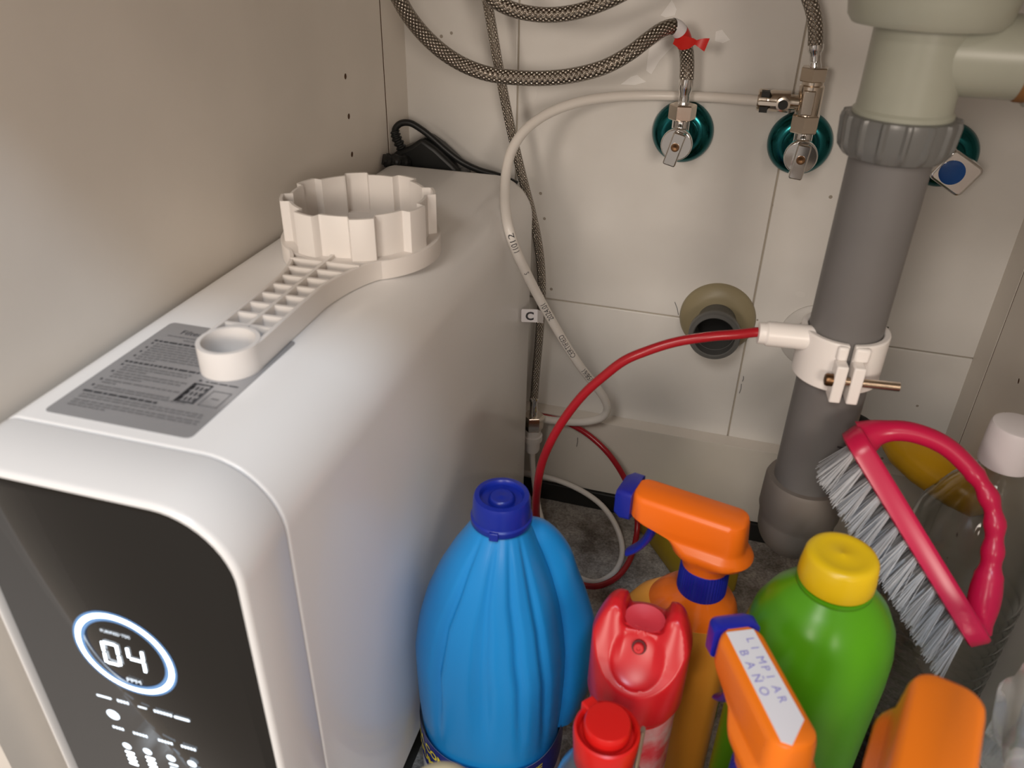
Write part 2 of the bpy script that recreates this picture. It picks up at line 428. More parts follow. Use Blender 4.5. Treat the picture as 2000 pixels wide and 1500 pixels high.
# ================================================================== water purifier
PM = Matrix.Translation((-0.2445, 0.2321, 0.0)) @ Matrix.Rotation(math.radians(1.0), 4, 'Z')
PU = empty('water_purifier', (0, 0, 0), M=PM); PUI = PM.inverted()
tag(PU, 'tall white tankless water purifier with black glass front showing 04, standing by the side panel', 'water purifier')
PX0, PX1, PZ0, PZ1 = -0.0735, 0.074, 0.045, 0.400
def pout(ins, y):
    q = rrect(PX0 + ins, PX1 - ins, PZ0 + ins, PZ1 - ins, (max(0.037 - ins, .001), max(0.014 - ins, .001), max(0.008 - ins, .001), max(0.008 - ins, .001)), 12)
    return [(a, y, b) for a, b in q]
obj('body', loft([pout(0.0012, 0.0002), pout(0.0002, 0.0010), pout(0, 0.002), pout(0, 0.445), pout(0.0010, 0.451), pout(0.0035, 0.4555), pout(0.007, 0.457)]), SHELL, PU, angle=50)
bz = obj('front_bezel', loft([pout(0.0012, 0.0), pout(0.0002, -0.0007), pout(0, -0.0015), pout(0, -0.0335), pout(0.0006, -0.0350), pout(0.0016, -0.0360), pout(0.0030, -0.0360), pout(0.0036, -0.0350), pout(0.0038, -0.0310)], cap1=False), SHELL, PU, angle=50)
gl = obj('glass_panel', loft([pout(0.0046, -0.0300), pout(0.0046, -0.0325), pout(0.0050, -0.0329)]), GLASSBLK, PU, angle=50)
obj('bezel_gasket', loft([pout(0.0036, -0.0310), pout(0.0048, -0.0310)], cap0=False, cap1=False), mat('gasket', (0.06, 0.045, 0.035), 0.4), PU)
obj('base', box(PX0 + 0.008, PX1 - 0.008, 0.004, 0.440, 0.0, 0.05), BLACKRUB, PU, bevel=0.003)
GY = -0.0333
def gp(px, py):     # pixel -> local point on the glass
    o = PUI @ CAM; d = (PUI @ (CAM + ray(px, py))) - o
    t = (GY - o.y) / d.y; return o + d * t
def flat(poly):   # polygon of (x,z) on the glass, facing -y
    return [(a, GY, b) for a, b in poly], [tuple(range(len(poly)))]
rc = gp(243, 1279)
ring = empty('indicator_ring', (0, 0, 0), M=PM); ring.parent = PU; ring.matrix_parent_inverse = PM.inverted(); ring.matrix_basis = PM
bpy.data.objects.remove(ring)
ringo = obj('indicator_ring', mv(ring_flat(0.0270, 0.0243), (rc.x, GY, rc.z)), LED, PU)
obj('ring_halo', mv(join(ring_flat(0.0285, 0.0270), ring_flat(0.0243, 0.0222)), (rc.x, GY + 0.0001, rc.z)), LEDHALO, PU)  # added halo bands: the ring's bloom imitated by glowing blue colour
def seg7(cx, cz, w, h, on):
    t = 0.0016; g = 0.0007; sh = 0.10
    segs = {'a': (-w/2 + g + t/2, w/2 - g - t/2, h/2 - t, h/2), 'g': (-w/2 + g + t/2, w/2 - g - t/2, -t/2, t/2), 'd': (-w/2 + g + t/2, w/2 - g - t/2, -h/2, -h/2 + t),
            'f': (-w/2, -w/2 + t, g, h/2 - g), 'b': (w/2 - t, w/2, g, h/2 - g), 'e': (-w/2, -w/2 + t, -h/2 + g, -g), 'c': (w/2 - t, w/2, -h/2 + g, -g)}
    out = []
    for s in on:
        x0, x1, z0, z1 = segs[s]
        out.append(flat([(cx + x + z * sh, cz + z) for x, z in ((x0, z0), (x1, z0), (x1, z1), (x0, z1))]))
    return join(*out)
d0 = gp(217, 1277); d4 = gp(266, 1290)
obj('digit_zero', seg7(d0.x, d0.z, 0.0098, 0.0165, 'abcdef'), LED, PU)
obj('digit_four', seg7(d4.x, d4.z, 0.0098, 0.0165, 'fgbc'), LED, PU)
def gtext(s, px, py, width, name='display_text', m=LEDSOFT, bold=0.0):
    c = gp(px, py); tm = text_mesh(s, 0.004, bold); w = text_width(tm); k = width / w
    V = [(c.x + (p[0] - w / 2) * k, GY, c.z + (p[1] - 0.0014) * min(k, 1.0)) for p in tm[0]]
    return obj(name, (V, tm[1]), m, PU)
gtext('PURIFIED TDS', 224, 1238, 0.0165)
gtext('PPM', 261, 1330, 0.0085)
def gbar(px, py, w, h, name='display_bar', m=LEDSOFT):
    c = gp(px, py); return obj(name, flat(rrect(c.x - w/2, c.x + w/2, c.z - h/2, c.z + h/2, h * 0.45, 3)), m, PU)
def gdot(px, py, r, name='indicator_dot', m=LEDSOFT):
    c = gp(px, py); return obj(name, flat([(c.x + r * math.cos(2 * PI * k / 20), c.z + r * math.sin(2 * PI * k / 20)) for k in range(20)]), m, PU)
gbar(203, 1361, 0.0092, 0.0017); gbar(278, 1382, 0.0055, 0.0012); gbar(355, 1404, 0.0092, 0.0020)
for (px, py, n) in ((240, 1371, 4), (318, 1393, 6), (231, 1422, 4), (274, 1435, 5), (323, 1449, 5), (368, 1461, 5)):
    c = gp(px, py); ms = []
    for k in range(n):
        x = c.x + (k - (n - 1) / 2) * 0.00185
        ms.append(flat([(x - 0.0007, c.z - 0.0011), (x + 0.0007, c.z - 0.0011), (x + 0.0007, c.z + 0.0011), (x - 0.0007, c.z + 0.0011)]))
    obj('display_legend', join(*ms), LEDSOFT, PU)
gdot(221, 1396, 0.0040)
for (px, py) in ((248, 1457), (288, 1468), (334, 1481), (375, 1492)):
    gdot(px, py, 0.0028); c = gp(px, py)
    for k in range(4):
        z = c.z - 0.0056 - 0.0034 * k
        obj('level_bar', flat(rrect(c.x - 0.0027, c.x + 0.0033, z - 0.001, z + 0.001, 0.0009, 3)), LED if px < 300 else LEDSOFT, PU)
# sticker on top
st = [PUI @ PZ(*q, 0.4003) for q in ((79, 805), (372, 856), (583, 668), (332, 633))]
sx0, sx1, sy0, sy1 = st[0].x, st[1].x, st[0].y + 0.0015, st[2].y
ZS = PZ1 + 0.0003
sk = obj('sticker', prism(rrect(sx0, sx1, sy0, sy1, 0.003, 4), PZ1 - 0.0002, ZS), STICKER, PU)
SW, SH = sx1 - sx0, sy1 - sy0
def sq(u0, u1, v0, v1):  # rect in sticker fractions, v from the far (title) end
    return [(sx0 + u * SW, sy1 - v * SH, ZS + 0.00012) for u, v in ((u0, v1), (u1, v1), (u1, v0), (u0, v0))], [(0, 1, 2, 3)]
tm = text_mesh('Filter Replacement', 0.0085); k = SW * 0.62 / text_width(tm)
obj('printed_title', ([(sx0 + SW * 0.16 + p[0] * k, sy1 - SH * 0.115 + p[1] * k, ZS + 0.00012) for p in tm[0]], tm[1]), INK, PU)
def words(u0, u1, v, h, m, wmin=0.02, wmax=0.07):
    ms = []; u = u0
    while u < u1 - 0.01:
        w = min(random.uniform(wmin, wmax), u1 - u); ms.append(sq(u, u + w, v, v + h)); u += w + 0.010
    return join(*ms)
rows = [(0.10, 0.80, .145, .010, 0), (0.25, 0.70, .175, .010, 0), (0.06, 0.50, .215, .017, 1), (0.10, .90, .25, .012, 0), (.10, .55, .275, .012, 0), (.10, .86, .30, .012, 0), (.10, .5, .325, .012, 0), (.10, .92, .35, .012, 0), (.10, .7, .375, .012, 0), (.10, .93, .40, .012, 0), (.10, .25, .425, .012, 0),
        (.06, .62, .462, .017, 1), (.10, .60, .50, .012, 0), (.10, .58, .524, .012, 0), (.10, .30, .548, .012, 0), (.10, .62, .575, .012, 0), (.10, .60, .60, .012, 0), (.10, .33, .624, .012, 0), (.10, .64, .66, .012, 0), (.10, .20, .684, .012, 0), (.10, .62, .72, .012, 0), (.10, .76, .742, .012, 0),
        (.06, .60, .775, .017, 1), (.08, .95, .808, .011, 0), (.08, .95, .830, .011, 0), (.08, .95, .862, .011, 0), (.08, .95, .884, .011, 0), (.08, .34, .906, .011, 0)]
ib = []; it = []
for (u0, u1, v, h, b) in rows: (ib if b else it).append(words(u0, u1, v, h, None))
for v in (.25, .30, .35, .40, .50, .575, .66, .72): ib.append(sq(.065, .08, v - .003, v + .014))
obj('printed_headings', join(*ib), INK, PU); obj('printed_lines', join(*it), INKSOFT, PU)
def frame_rect(u0, u1, v0, v1, t): return join(sq(u0, u1, v0, v0 + t), sq(u0, u1, v1 - t, v1), sq(u0, u0 + t, v0, v1), sq(u1 - t, u1, v0, v1))
obj('printed_diagram', join(frame_rect(.66, .80, .56, .74, .012), *[sq(.68 + .03 * (k % 4), .695 + .03 * (k % 4), .59 + .05 * (k // 4), .62 + .05 * (k // 4)) for k in range(12)], sq(.665, .69, .57, .73), sq(.67, .69, .525, .54), words(.72, .97, .53, .01, None)), INK, PU)
obj('printed_frame', join(frame_rect(.83, .96, .60, .74, .006), sq(.87, .92, .665, .675)), INKSOFT, PU)

# ================================================================== filter wrench lying on the purifier
WM = Matrix.Translation((-0.2455, 0.4735, 0.4004)) @ Matrix.Rotation(math.radians(2.5), 4, 'Z')
WR = empty('filter_wrench', (0, 0, 0), M=WM)
tag(WR, 'white plastic filter housing wrench with lobed ring lying on the purifier', 'wrench')
def lob(a):
    a = (math.degrees(a) - 3) % 45.0
    d = abs(a - 22.5); return 0.0462 + 0.0056 * (1 if d < 9.0 else (0 if d > 10.6 else (10.6 - d) / 1.6))
n = 320; ro = []; ri = []
for k in range(n):
    a = 2 * PI * k / n; r = lob(a); ro.append((r * math.cos(a), r * math.sin(a))); ri.append(((r - 0.0021) * math.cos(a), (r - 0.0021) * math.sin(a)))
def wall2(o_, i_, z0, z1):
    return loft([[(x, y, z0) for x, y in i_], [(x, y, z0) for x, y in o_], [(x, y, z1 - .0004) for x, y in o_], [(x * .996, y * .996, z1) for x, y in o_], [(x, y, z1) for x, y in i_], [(x, y, z0) for x, y in i_]], False, False)
obj('lobed_ring', wall2(ro, ri, 0.0, 0.040), WRENCHM, WR, angle=30)
c = [(math.cos(2 * PI * k / 96), math.sin(2 * PI * k / 96)) for k in range(96)]
obj('ring_flange', wall2([(x * .0545, y * .0545) for x, y in c], [(x * .0445, y * .0445) for x, y in c], 0.0, 0.0125), WRENCHM, WR)
# handle runs towards -y ; small ring at y=-0.170
YE = -0.170
HW = 0.0160; PH = math.radians(40); RF = 0.0540
p3 = Vector((RF * math.sin(PH), -RF * math.cos(PH))); d3 = Vector((math.cos(PH), math.sin(PH)))
rail = [Vector((HW, YE)), Vector((HW, -0.140)), Vector((HW, -0.118))]
for q_ in range(1, 13):
    t = q_ / 12; p0_ = Vector((HW, -0.100)); m0 = Vector((0, 0.055)); m1_ = d3 * 0.045
    rail.append(p0_ * (2*t**3 - 3*t**2 + 1) + m0 * (t**3 - 2*t**2 + t) + p3 * (-2*t**3 + 3*t**2) + m1_ * (t**3 - t**2))
rail.append(p3 + d3 * 0.003)
def hw(y):
    for a_, b_ in zip(rail, rail[1:]):
        if a_.y <= y <= b_.y: return a_.x + (b_.x - a_.x) * (y - a_.y) / max(b_.y - a_.y, 1e-6)
    return HW if y < -0.1 else rail[-1].x
for s in (-1, 1):
    ringp = []
    for i_, p_ in enumerate(rail):
        t_ = (rail[min(i_ + 1, len(rail) - 1)] - rail[max(i_ - 1, 0)]).normalized(); nn_ = Vector((t_.y, -t_.x)) * 0.0022
        a, b = s * p_.x, p_.y; cc, d = s * (p_.x - nn_.x), p_.y - nn_.y
        hh_ = 0.0150 - 0.0025 * max(0, (i_ - 3) / (len(rail) - 4))
        ringp.append([(a, b, 0), (a, b, hh_), (cc, d, hh_), (cc, d, 0)])
    obj('handle_rail', loft(ringp), WRENCHM, WR, bevel=0.0005)
ys = [-0.1545 + 0.0065 * k for k in range(17)]
obj('handle_web', prism([(-hw(y) + .001, y) for y in ys] + [(hw(y) - .001, y) for y in reversed(ys)], 0.001, 0.004), WRENCHM, WR)
obj('handle_rib', box(-0.0011, 0.0011, -0.1545, -0.046, 0.002, 0.0145), WRENCHM, WR)
for k in range(8):
    y = -0.150 + k * 0.0132; h = hw(y) - 0.001
    obj('handle_rib', box(-h, h, y - 0.001, y + 0.001, 0.002, 0.0142), WRENCHM, WR)
obj('hanging_loop', mv(wall2([(x * HW, y * HW) for x, y in c], [(x * (HW - .0024), y * (HW - .0024)) for x, y in c], 0.0, 0.0153), (0, YE, 0)), WRENCHM, WR)

# ================================================================== power adapter behind the purifier
A0 = PY(880, 300, 0.722)
PA = empty('power_adapter', (-0.270, 0.716, 0.0))
tag(PA, 'black power plug and adapter with looped cord behind the purifier', 'adapter')
def wpts(L): return [PY(*q) for q in L]
obj('housing', blob([(738, 340), (748, 318), (770, 298), (800, 285), (822, 270), (850, 290), (880, 318), (900, 338), (905, 370), (760, 380)], 0.704, 0.030), CORDBLK, PA, world=True, bevel=0.004, bseg=3)
pk = spline([PY(*q) for q in ((748, 311, .682), (760, 314, .686), (775, 316, .694), (795, 318, .706))], 6)
obj('plug_head', tube(pk, [.0050 + .0012 * ((i // 3) % 2) + .0001 * i for i in range(len(pk))], 14), CORDBLK, PA, world=True, angle=25)
rr = []; pth = spline(wpts([(790, 300, .712), (782, 285, .711), (774, 268, .710), (770, 255, .710)]), 8)
for i in range(len(pth)): rr.append(0.0052 if (i // 2) % 2 else 0.0040)
obj('strain_relief', tube(pth, rr, 14), CORDBLK, PA, world=True, angle=20)
obj('cord', tube(spline(wpts([(771, 262, .710), (773, 250, .710), (783, 241, .711), (800, 240, .712), (822, 252, .713), (845, 270, .714), (870, 292, .714), (900, 315, .714), (935, 332, .713), (975, 344, .712), (1010, 360, .714)]), 6), 0.0031, 12), CORDBLK, PA, world=True)

# ================================================================== angle valves on the wall
def valve(name, xv, zv, label, handle_tilt, rad, std=True, group='angle stop valves on the tiled wall'):
    v = empty(name, (xv, YB, zv)); tag(v, label, 'valve', group)
    TOY = Matrix.Rotation(PI / 2, 4, 'X')      # z -> -y
    obj('escutcheon', xf(lathe([(rad, 0.0002), (rad, 0.002), (rad * .93, 0.0075), (rad * .78, 0.0115), (rad * .55, 0.0135), (rad * .42, 0.0120), (rad * .36, 0.010)], 64, cap1=True), TOY), TEAL, v, angle=60)
    obj('valve_stem', xf(lathe([(0.0095, 0.008), (0.0095, 0.036), (0.0105, 0.0365), (0.0105, 0.042), (0.009, 0.043)], 32), TOY), CHROME, v)
    if std:
        obj('outlet_neck', mv(lathe([(0.0078, 0.0), (0.0078, 0.017), (0.0070, 0.0175), (0.0070, 0.022)], 32), (0, -0.030, 0.004)), CHROME, v)
        h = obj('handle', xf(lathe([(0.0130, 0.043), (0.0134, 0.044), (0.0134, 0.051), (0.0128, 0.052)], 48), TOY), CHROME, v, bevel=0.0004)
        M = TOY @ Matrix.Rotation(handle_tilt, 4, 'Z')
        pr = prism(rrect(-0.0056, 0.0056, -0.0165, 0.0120, 0.002, 4), 0.050, 0.0605)
        obj('handle_bar', xf(pr, M), CHROME, h, bevel=0.0012)
        obj('handle_screw', xf(lathe([(0.0036, 0.060), (0.0036, 0.0610), (0.0022, 0.0612), (0.0010, 0.0607)], 24), TOY), BRASS, h)
    return v
v1 = valve('angle_valve', -0.0580, 0.4365, 'chrome angle valve with teal wall plate below the red tape', math.radians(-14), 0.0275)
v2 = valve('angle_valve', 0.0440, 0.4355, 'chrome angle valve with teal wall plate under the brass tee', math.radians(-6), 0.0275)
v3 = valve('angle_valve', 0.1600, 0.4360, 'chrome valve with blue dot on its handle, half behind the drain nut', 0, 0.0270, std=False)
Mv = Matrix.Rotation(PI / 2, 4, 'X') @ Matrix.Rotation(math.radians(-30), 4, 'Z')
hd = obj('handle', xf(prism(rrect(-0.014, 0.0165, -0.0135, 0.0135, 0.0045, 5), 0.042, 0.058), Mv), CHROME, v3, bevel=0.002, bseg=3)
obj('blue_dot', mv(xf(lathe([(0.0095, 0.0578), (0.0095, 0.0588), (0.0085, 0.0592)], 32), Matrix.Rotation(PI / 2, 4, 'X')), (-0.0025, 0, 0.0)), mat('blue_enamel', (0.01, 0.09, 0.36), 0.3), hd)['label'] = 'blue cold-water dot'
obj('handle_tail', xf(prism(rrect(-0.026, -0.012, -0.005, 0.005, 0.002, 3), 0.030, 0.042), Mv), CHROME, v3, bevel=0.001)

# ------------------------------------------------------------------ braided hoses
def hexnut(c, r, h, rot=0.0):
    p = hexp(r, rot); q = hexp(r * .93, rot)
    m = loft([[(x, y, 0) for x, y in q], [(x, y, h * .07) for x, y in p], [(x, y, h * .93) for x, y in p], [(x, y, h) for x, y in q]])
    return mv(m, c)
def rise(p):    # carries a hose end up to the worktop
    return [Vector((p.x, p.y, ZC - .001)), Vector((p.x, p.y, p.z + .5 * (ZC - p.z)))]
def hose(name, pts, r, label, step=8, both=False):
    w_ = wpts(pts); w_ = rise(w_[0]) + w_
    if both: w_ = w_ + rise(w_[-1])[::-1]
    P = spline(w_, step); root = empty(name, P[-1]); tag(root, label, 'hose', 'steel braided hoses')
    obj('braid', tube(P, r, 24), MAT_BRAID, root, world=True, angle=80)
    return root, P
def ferrule(root, x, y, z0, z1, r):
    obj('ferrule', mv(lathe([(r, 0), (r, .0015), (r * .86, .002), (r * .86, (z1 - z0) * .6), (r * 1.02, (z1 - z0) * .66), (r * 1.05, z1 - z0)], 32), (x, y, z0)), CHROME, root, world=True)
YV = YB - 0.030
hz = 0.4365
h1, P1 = hose('braided_hose', [(762, -45, .60), (783, 5, .61), (802, 36, .618), (830, 70, .628), (868, 104, .638), (910, 129, .648), (952, 144, .655), (1000, 151, .66), (1060, 153, .665), (1120, 147, .67), (1180, 131, .675), (1230, 104, .682), (1268, 75, .69), (1295, 57, .697), (1316, 52, .703), (1331, 66, .710), (1339, 92, .716), (1342, 120, .720), (1341, 156, YV)], 0.0060, 'thick steel braided hose sagging across to the valve with red tape')
q = PY(1341, 156, YV)
xq = -0.0580
hn = obj('hose_nut', hexnut((xq, YV, PY(1332, 233, YV).z), 0.0118, PY(1334, 203, YV).z - PY(1332, 233, YV).z, math.radians(12)), NICKEL, h1, world=True)
zt = PY(1336, 203, YV).z
obj('ferrule', tube(spline([Vector((xq, YV, zt - .002)), Vector((xq * .7 + q.x * .3, YV, zt + .005)), q + Vector((0, 0, .001))], 4), [0.0052, 0.0052, 0.0046, 0.0046, 0.0046, 0.0046, 0.0060, 0.0064, 0.0064], 24), CHROME, h1, world=True)
# red tape and its paper collar
tp = obj('paper_collar', tube(P1[-34:-26], 0.0064, 20, cap=False), PAPER, h1, world=True)
tp = obj('red_tape', tube(P1[-27:-17], 0.0065, 20, cap=False), REDTAPE, h1, world=True)
def ribbon(pts, w, th=0.0003):
    P = spline([PY(*q[:3]) for q in pts], 5); rings = []
    for i, p in enumerate(P):
        t = i / (len(P) - 1); k = t * (len(pts) - 1); j = min(int(k), len(pts) - 2); fr = k - j
        a = math.radians(pts[j][3] * (1 - fr) + pts[j + 1][3] * fr); ww = pts[j][4] * (1 - fr) + pts[j + 1][4] * fr
        d = Vector((math.cos(a) * 0.3, math.sin(a), math.cos(a))).normalized() * ww
        nrm = Vector((0, -1, 0.2)) * th
        rings.append([p + d, p - d, p - d + nrm, p + d + nrm])
    return loft(rings)
obj('tape_tail', ribbon([(1318, 76, .707, 0, .0040), (1336, 84, .7015, 5, .0052), (1350, 85, .699, 15, .0042), (1359, 83, .698, 25, .0018), (1368, 84, .698, 10, .0034), (1381, 88, .699, -10, .0054)], 0), REDTAPE, tp, world=True)

h2, P2 = hose('braided_hose', [(938, -55, .70), (951, 0, .702), (960, 50, .703), (972, 120, .704), (985, 190, .705), (1002, 270, .706), (1020, 345, .707), (1037, 410, .708), (1050, 470, .709), (1057, 530, .709), (1058, 580, .708), (1053, 660, .706), (1046, 740, .704), (1043, 782, .703)], 0.0043, 'thin steel braided hose hanging straight down beside the purifier with a C tag')
yc = 0.703
pe = P2[-1]
def zc_(py): return PY(1042, py, yc).z
xc = PY(1042, 830, yc).x
def seg(px0, py0, px1, py1, prof, n=28, y=yc):   # lathe between two image heights at depth y, profile in 0..1
    a = PY(px0, py0, y); b = PY(px1, py1, y); ax = (b - a); L = ax.length
    M = Matrix.Translation(a) @ ax.normalized().to_track_quat('Z', 'Y').to_matrix().to_4x4()
    return xf(lathe([(r, t * L) for r, t in prof], n), M)
obj('ferrule', seg(1043, 776, 1042, 812, [(0.0050, 0), (0.0050, .15), (0.0042, .2), (0.0042, .9), (.0052, 1)]), CHROME, h2, world=True)
a = PY(1042, 810, yc); b = PY(1041, 836, yc)
obj('hose_nut', hexnut((a.x, yc, b.z), 0.0115, a.z - b.z, math.radians(20)), NICKEL, h2, world=True)
obj('tube_adapter', seg(1041, 834, 1039, 880, [(0.0088, 0), (0.0088, .30), (0.0108, .31), (0.0108, .52), (0.0084, .54), (0.0084, .92), (.0070, .93), (.0070, 1)]), CLAMP, h2, world=True)
ta_, tb_ = PY(1018, 616, .645), PY(1049, 617, .652)
th_ = 0.0066; td_ = (tb_ - ta_).normalized(); tn_ = Vector((-td_.y, td_.x, 0)).normalized() * 0.0003
def tagpt(u, v): return ta_ + (tb_ - ta_) * u + Vector((0, 0, v))
tq = [(a, b) for a, b in rrect(0, 1, -th_, th_, .0013, 1)]
tq = [(0.05, th_), (0, th_ - .0012), (0, -th_ + .0012), (.05, -th_), (1, -th_), (1, th_)]
ct = obj('tag', loft([[tagpt(u, v) + tn_ for u, v in tq], [tagpt(u, v) - tn_ for u, v in tq]]), PAPER, h2, world=True); ct['label'] = 'white flag tag printed C'
tw0, tw1 = tb_, PY(1061, 620, .7060)
obj('tag_wrap', loft([[tw0 + Vector((0, 0, th_)), tw1 + Vector((0, 0, th_)), tw1 - Vector((0, 0, th_)), tw0 - Vector((0, 0, th_))], [tw0 + Vector((.0004, 0, th_)), tw1 + Vector((.0004, 0, th_)), tw1 + Vector((.0004, 0, -th_)), tw0 + Vector((.0004, 0, -th_))]]), PAPER, ct, world=True)
tm = text_mesh('C', 0.0115, 0.0004)
obj('tag_letter', ([tuple(tagpt((p[0] + .0040) / (tb_ - ta_).length, p[1] - .0041) - tn_ * 1.6) for p in tm[0]], tm[1]), INK, ct, world=True)

h3, P3 = hose('braided_hose', [(925, -60, .64), (950, -16, .645), (968, 2, .648), (1000, 18, .652), (1040, 27, .656), (1080, 29, .658), (1125, 23, .66), (1170, 9, .66), (1215, -12, .66), (1260, -40, .66)], 0.0057, 'dark steel braided hose drooping from the top edge, highest of the hoses', both=True)
h4, P4 = hose('braided_hose', [(1568, -60, .715), (1578, -10, YV), (1587, 18, YV), (1592, 46, YV), (1593, 70, YV), (1592, 92, YV)], 0.0058, 'short steel braided hose curving down onto the brass tee')
def xzof(px, py): p = PY(px, py, YV); return p
b0 = PY(1592, 92, YV)
tx = 0.0432
zn0 = PY(1583, 158, YV).z; zn1 = PY(1585, 130, YV).z
obj('ferrule', tube(spline([Vector((0.0425, YV, zn1 - .001)), Vector((b0.x * .5 + .02125, YV, (zn1 + b0.z) / 2)), b0 + Vector((0, 0, .002))], 4), [.0052, .0050, .0044, .0044, .0044, .0044, .0058, .0063, .0063], 24), CHROME, h4, world=True)
obj('hose_nut', hexnut((0.0425, YV, zn0), 0.0112, zn1 - zn0, math.radians(24)), NICKEL, h4, world=True)

# feed tee on the middle valve
tt = empty('feed_tee', (tx, YV, PY(1575, 258, YV).z)); tag(tt, 'nickel tee fitting with side ball valve above the middle angle valve', 'fitting')
za = PY(1571, 258, YV).z; zb = PY(1576, 223, YV).z; zcx = PY(1583, 162, YV).z
obj('tee_nut', hexnut((tx, YV, za), 0.0120, zb - za, math.radians(24)), NICKEL, tt, world=True)
tb = obj('tee_body', mv(lathe([(0.0098, 0), (0.0098, zcx - zb - .002), (0.0085, zcx - zb - .001), (0.0085, zcx - zb + .003)], 36), (tx, YV, zb)), NICKEL, tt, world=True)
obj('body_flat', box(tx - .0062, tx + .0035, YV - .0105, YV - .005, zb + .0005, zb + .020), NICKEL, tb, world=True, bevel=0.001)
zl = PY(1530, 198, YV).z
RX = Matrix.Rotation(-PI / 2, 4, 'Y')
def arm(prof, n=32): return xf(lathe(prof, n), Matrix.Translation((tx, YV, zl)) @ RX)
obj('side_branch', arm([(0.0060, 0.008), (0.0060, 0.015), (0.0085, 0.0155), (0.0085, 0.030), (0.0078, 0.031), (0.0078, 0.0335), (0.0088, 0.034), (0.0088, 0.040), (.0080, .041)]), NICKEL, tt, world=True)
lv = obj('lever', prism(rrect(tx - .0405, tx - .0195, zl - .0018, zl + .0018, 0.0017, 4), YV - .0150, YV - .0120, 'y'), mat('lever_bright', (.80, .74, .66), .3, metal=1.0), tt, world=True, bevel=.0004)
obj('lever_hub', mv(xf(lathe([(0.0056, .006), (0.0056, .0152), (.0040, .0155), (.0040, .0148)], 28), Matrix.Rotation(PI / 2, 4, 'X')), (tx - .0205, YV, zl)), NICKEL, lv, world=True)
obj('lever_pin', mv(xf(lathe([(0.0039, .0140), (0.0039, .0152)], 24), Matrix.Rotation(PI / 2, 4, 'X')), (tx - .0205, YV, zl)), BLACKRUB, lv, world=True)
for dz in (.0062, -.0062):
    obj('collet_slot', box(tx - .0385, tx - .032, YV - .0090, YV - .002, zl + dz - .0022, zl + dz + .0022), BLACKRUB, tt, world=True)

# ================================================================== plastic tubes
WPT = [(1496, 198, YV), (1470, 196, .722), (1400, 191, .734), (1330, 188, .7385), (1260, 187, .732), (1190, 190, .719), (1125, 201, .703), (1066, 224, .686), (1023, 257, .668), (999, 295, .654), (989, 335, .640), (986, 375, .624), (988, 415, .608), (996, 455, .595), (1009, 492, .602), (1028, 533, .617), (1052, 580, .636), (1080, 630, .652), (1108, 678, .668), (1138, 722, .684), (1165, 756, .697), (1182, 782, .706), (1186, 800, .711), (1176, 815, .714), (1150, 823, .717), (1110, 824, .719), (1060, 818, .7195), (1015, 805, .7195)]
PW = spline(wpts(WPT), 8)
tw = empty('water_tube', PW[-1]); tag(tw, 'thick white water tube with printed lettering, looping from the tee down past the purifier', 'tube')
obj('tube_wall', tube(PW, 0.0043, 20), TUBEWHITE, tw, world=True, angle=80)
def tube_text(path, rad, s, px, py, size, reverse=True, name='tube_print', root=None, m=INKSOFT, lift=0.00012):
    tgt = None; best = 1e9
    cum = [0.0]
    for i in range(1, len(path)): cum.append(cum[-1] + (path[i] - path[i - 1]).length)
    rr = ray(px, py).normalized()
    for i, p in enumerate(path):
        d = ((p - CAM) - rr * (p - CAM).dot(rr)).length
        if d < best: best = d; tgt = i
    tm = text_mesh(s, size, 0.0, 4); w = text_width(tm); s0 = cum[tgt]
    V = []
    for (x, y, z) in tm[0]:
        l = (x - w / 2); l = -l if reverse else l
        sp = min(max(s0 + l, 0), cum[-1] - 1e-6)
        i = 0
        while cum[i + 1] < sp: i += 1
        f = (sp - cum[i]) / (cum[i + 1] - cum[i]); p = path[i].lerp(path[i + 1], f)
        ta = (path[min(i + 1, len(path) - 1)] - path[max(i - 1, 0)]).normalized(); tb_ = (path[min(i + 2, len(path) - 1)] - path[i]).normalized()
        t = ta.lerp(tb_, f).normalized(); t = -t if reverse else t
        view = (CAM - p).normalized(); nn = (view - t * view.dot(t)).normalized(); up = nn.cross(t)
        a = (y - size * .36) / rad
        V.append(tuple(p + (nn * math.cos(a) + up * math.sin(a)) * (rad + lift)))
    return obj(name, (V, tm[1]), m, root, world=True)
for (s, px, py, sz) in (('11012', 1004, 475, .0074), ('S', 1025, 527, .0062), ('2024.01', 1070, 605, .0076), ('CERTIFIED', 1107, 672, .0076), ('2/58/61', 1143, 730, .0076)):
    tube_text(PW, 0.0043, s, px, py, sz, True, 'printed_text', tw, INK)

def onfloor(q, h):
    p = PY(*q)
    return p if p.z > h else PZ(q[0], q[1], h)
RPT = [(1500, 649, .4795), (1476, 649, .478), (1440, 653, .474), (1390, 657, .470), (1320, 668, .466), (1262, 686, .462), (1220, 704, .460), (1180, 734, .459), (1140, 770, .459), (1102, 818, .461), (1076, 862, .464), (1058, 906, .468), (1049, 955, .475), (1047, 1005, .486), (1056, 1055, .508), (1076, 1098, .548), (1104, 1128, .583), (1135, 1142, .600), (1165, 1145, .611), (1200, 1131, .628), (1226, 1101, .650), (1240, 1062, .675), (1245, 1022, .690), (1238, 980, .698), (1222, 938, .704), (1190, 888, .709), (1150, 850, .718), (1110, 827, .725), (1066, 814, .7275), (1015, 808, .7275)]
PR = spline([onfloor(q, .0102) for q in RPT], 8)
rt = obj('drain_tube', tube(PR, 0.0032, 18), TUBERED, angle=80); tag(rt, 'red drain tube arching from the white saddle clamp and coiling on the floor', 'tube')

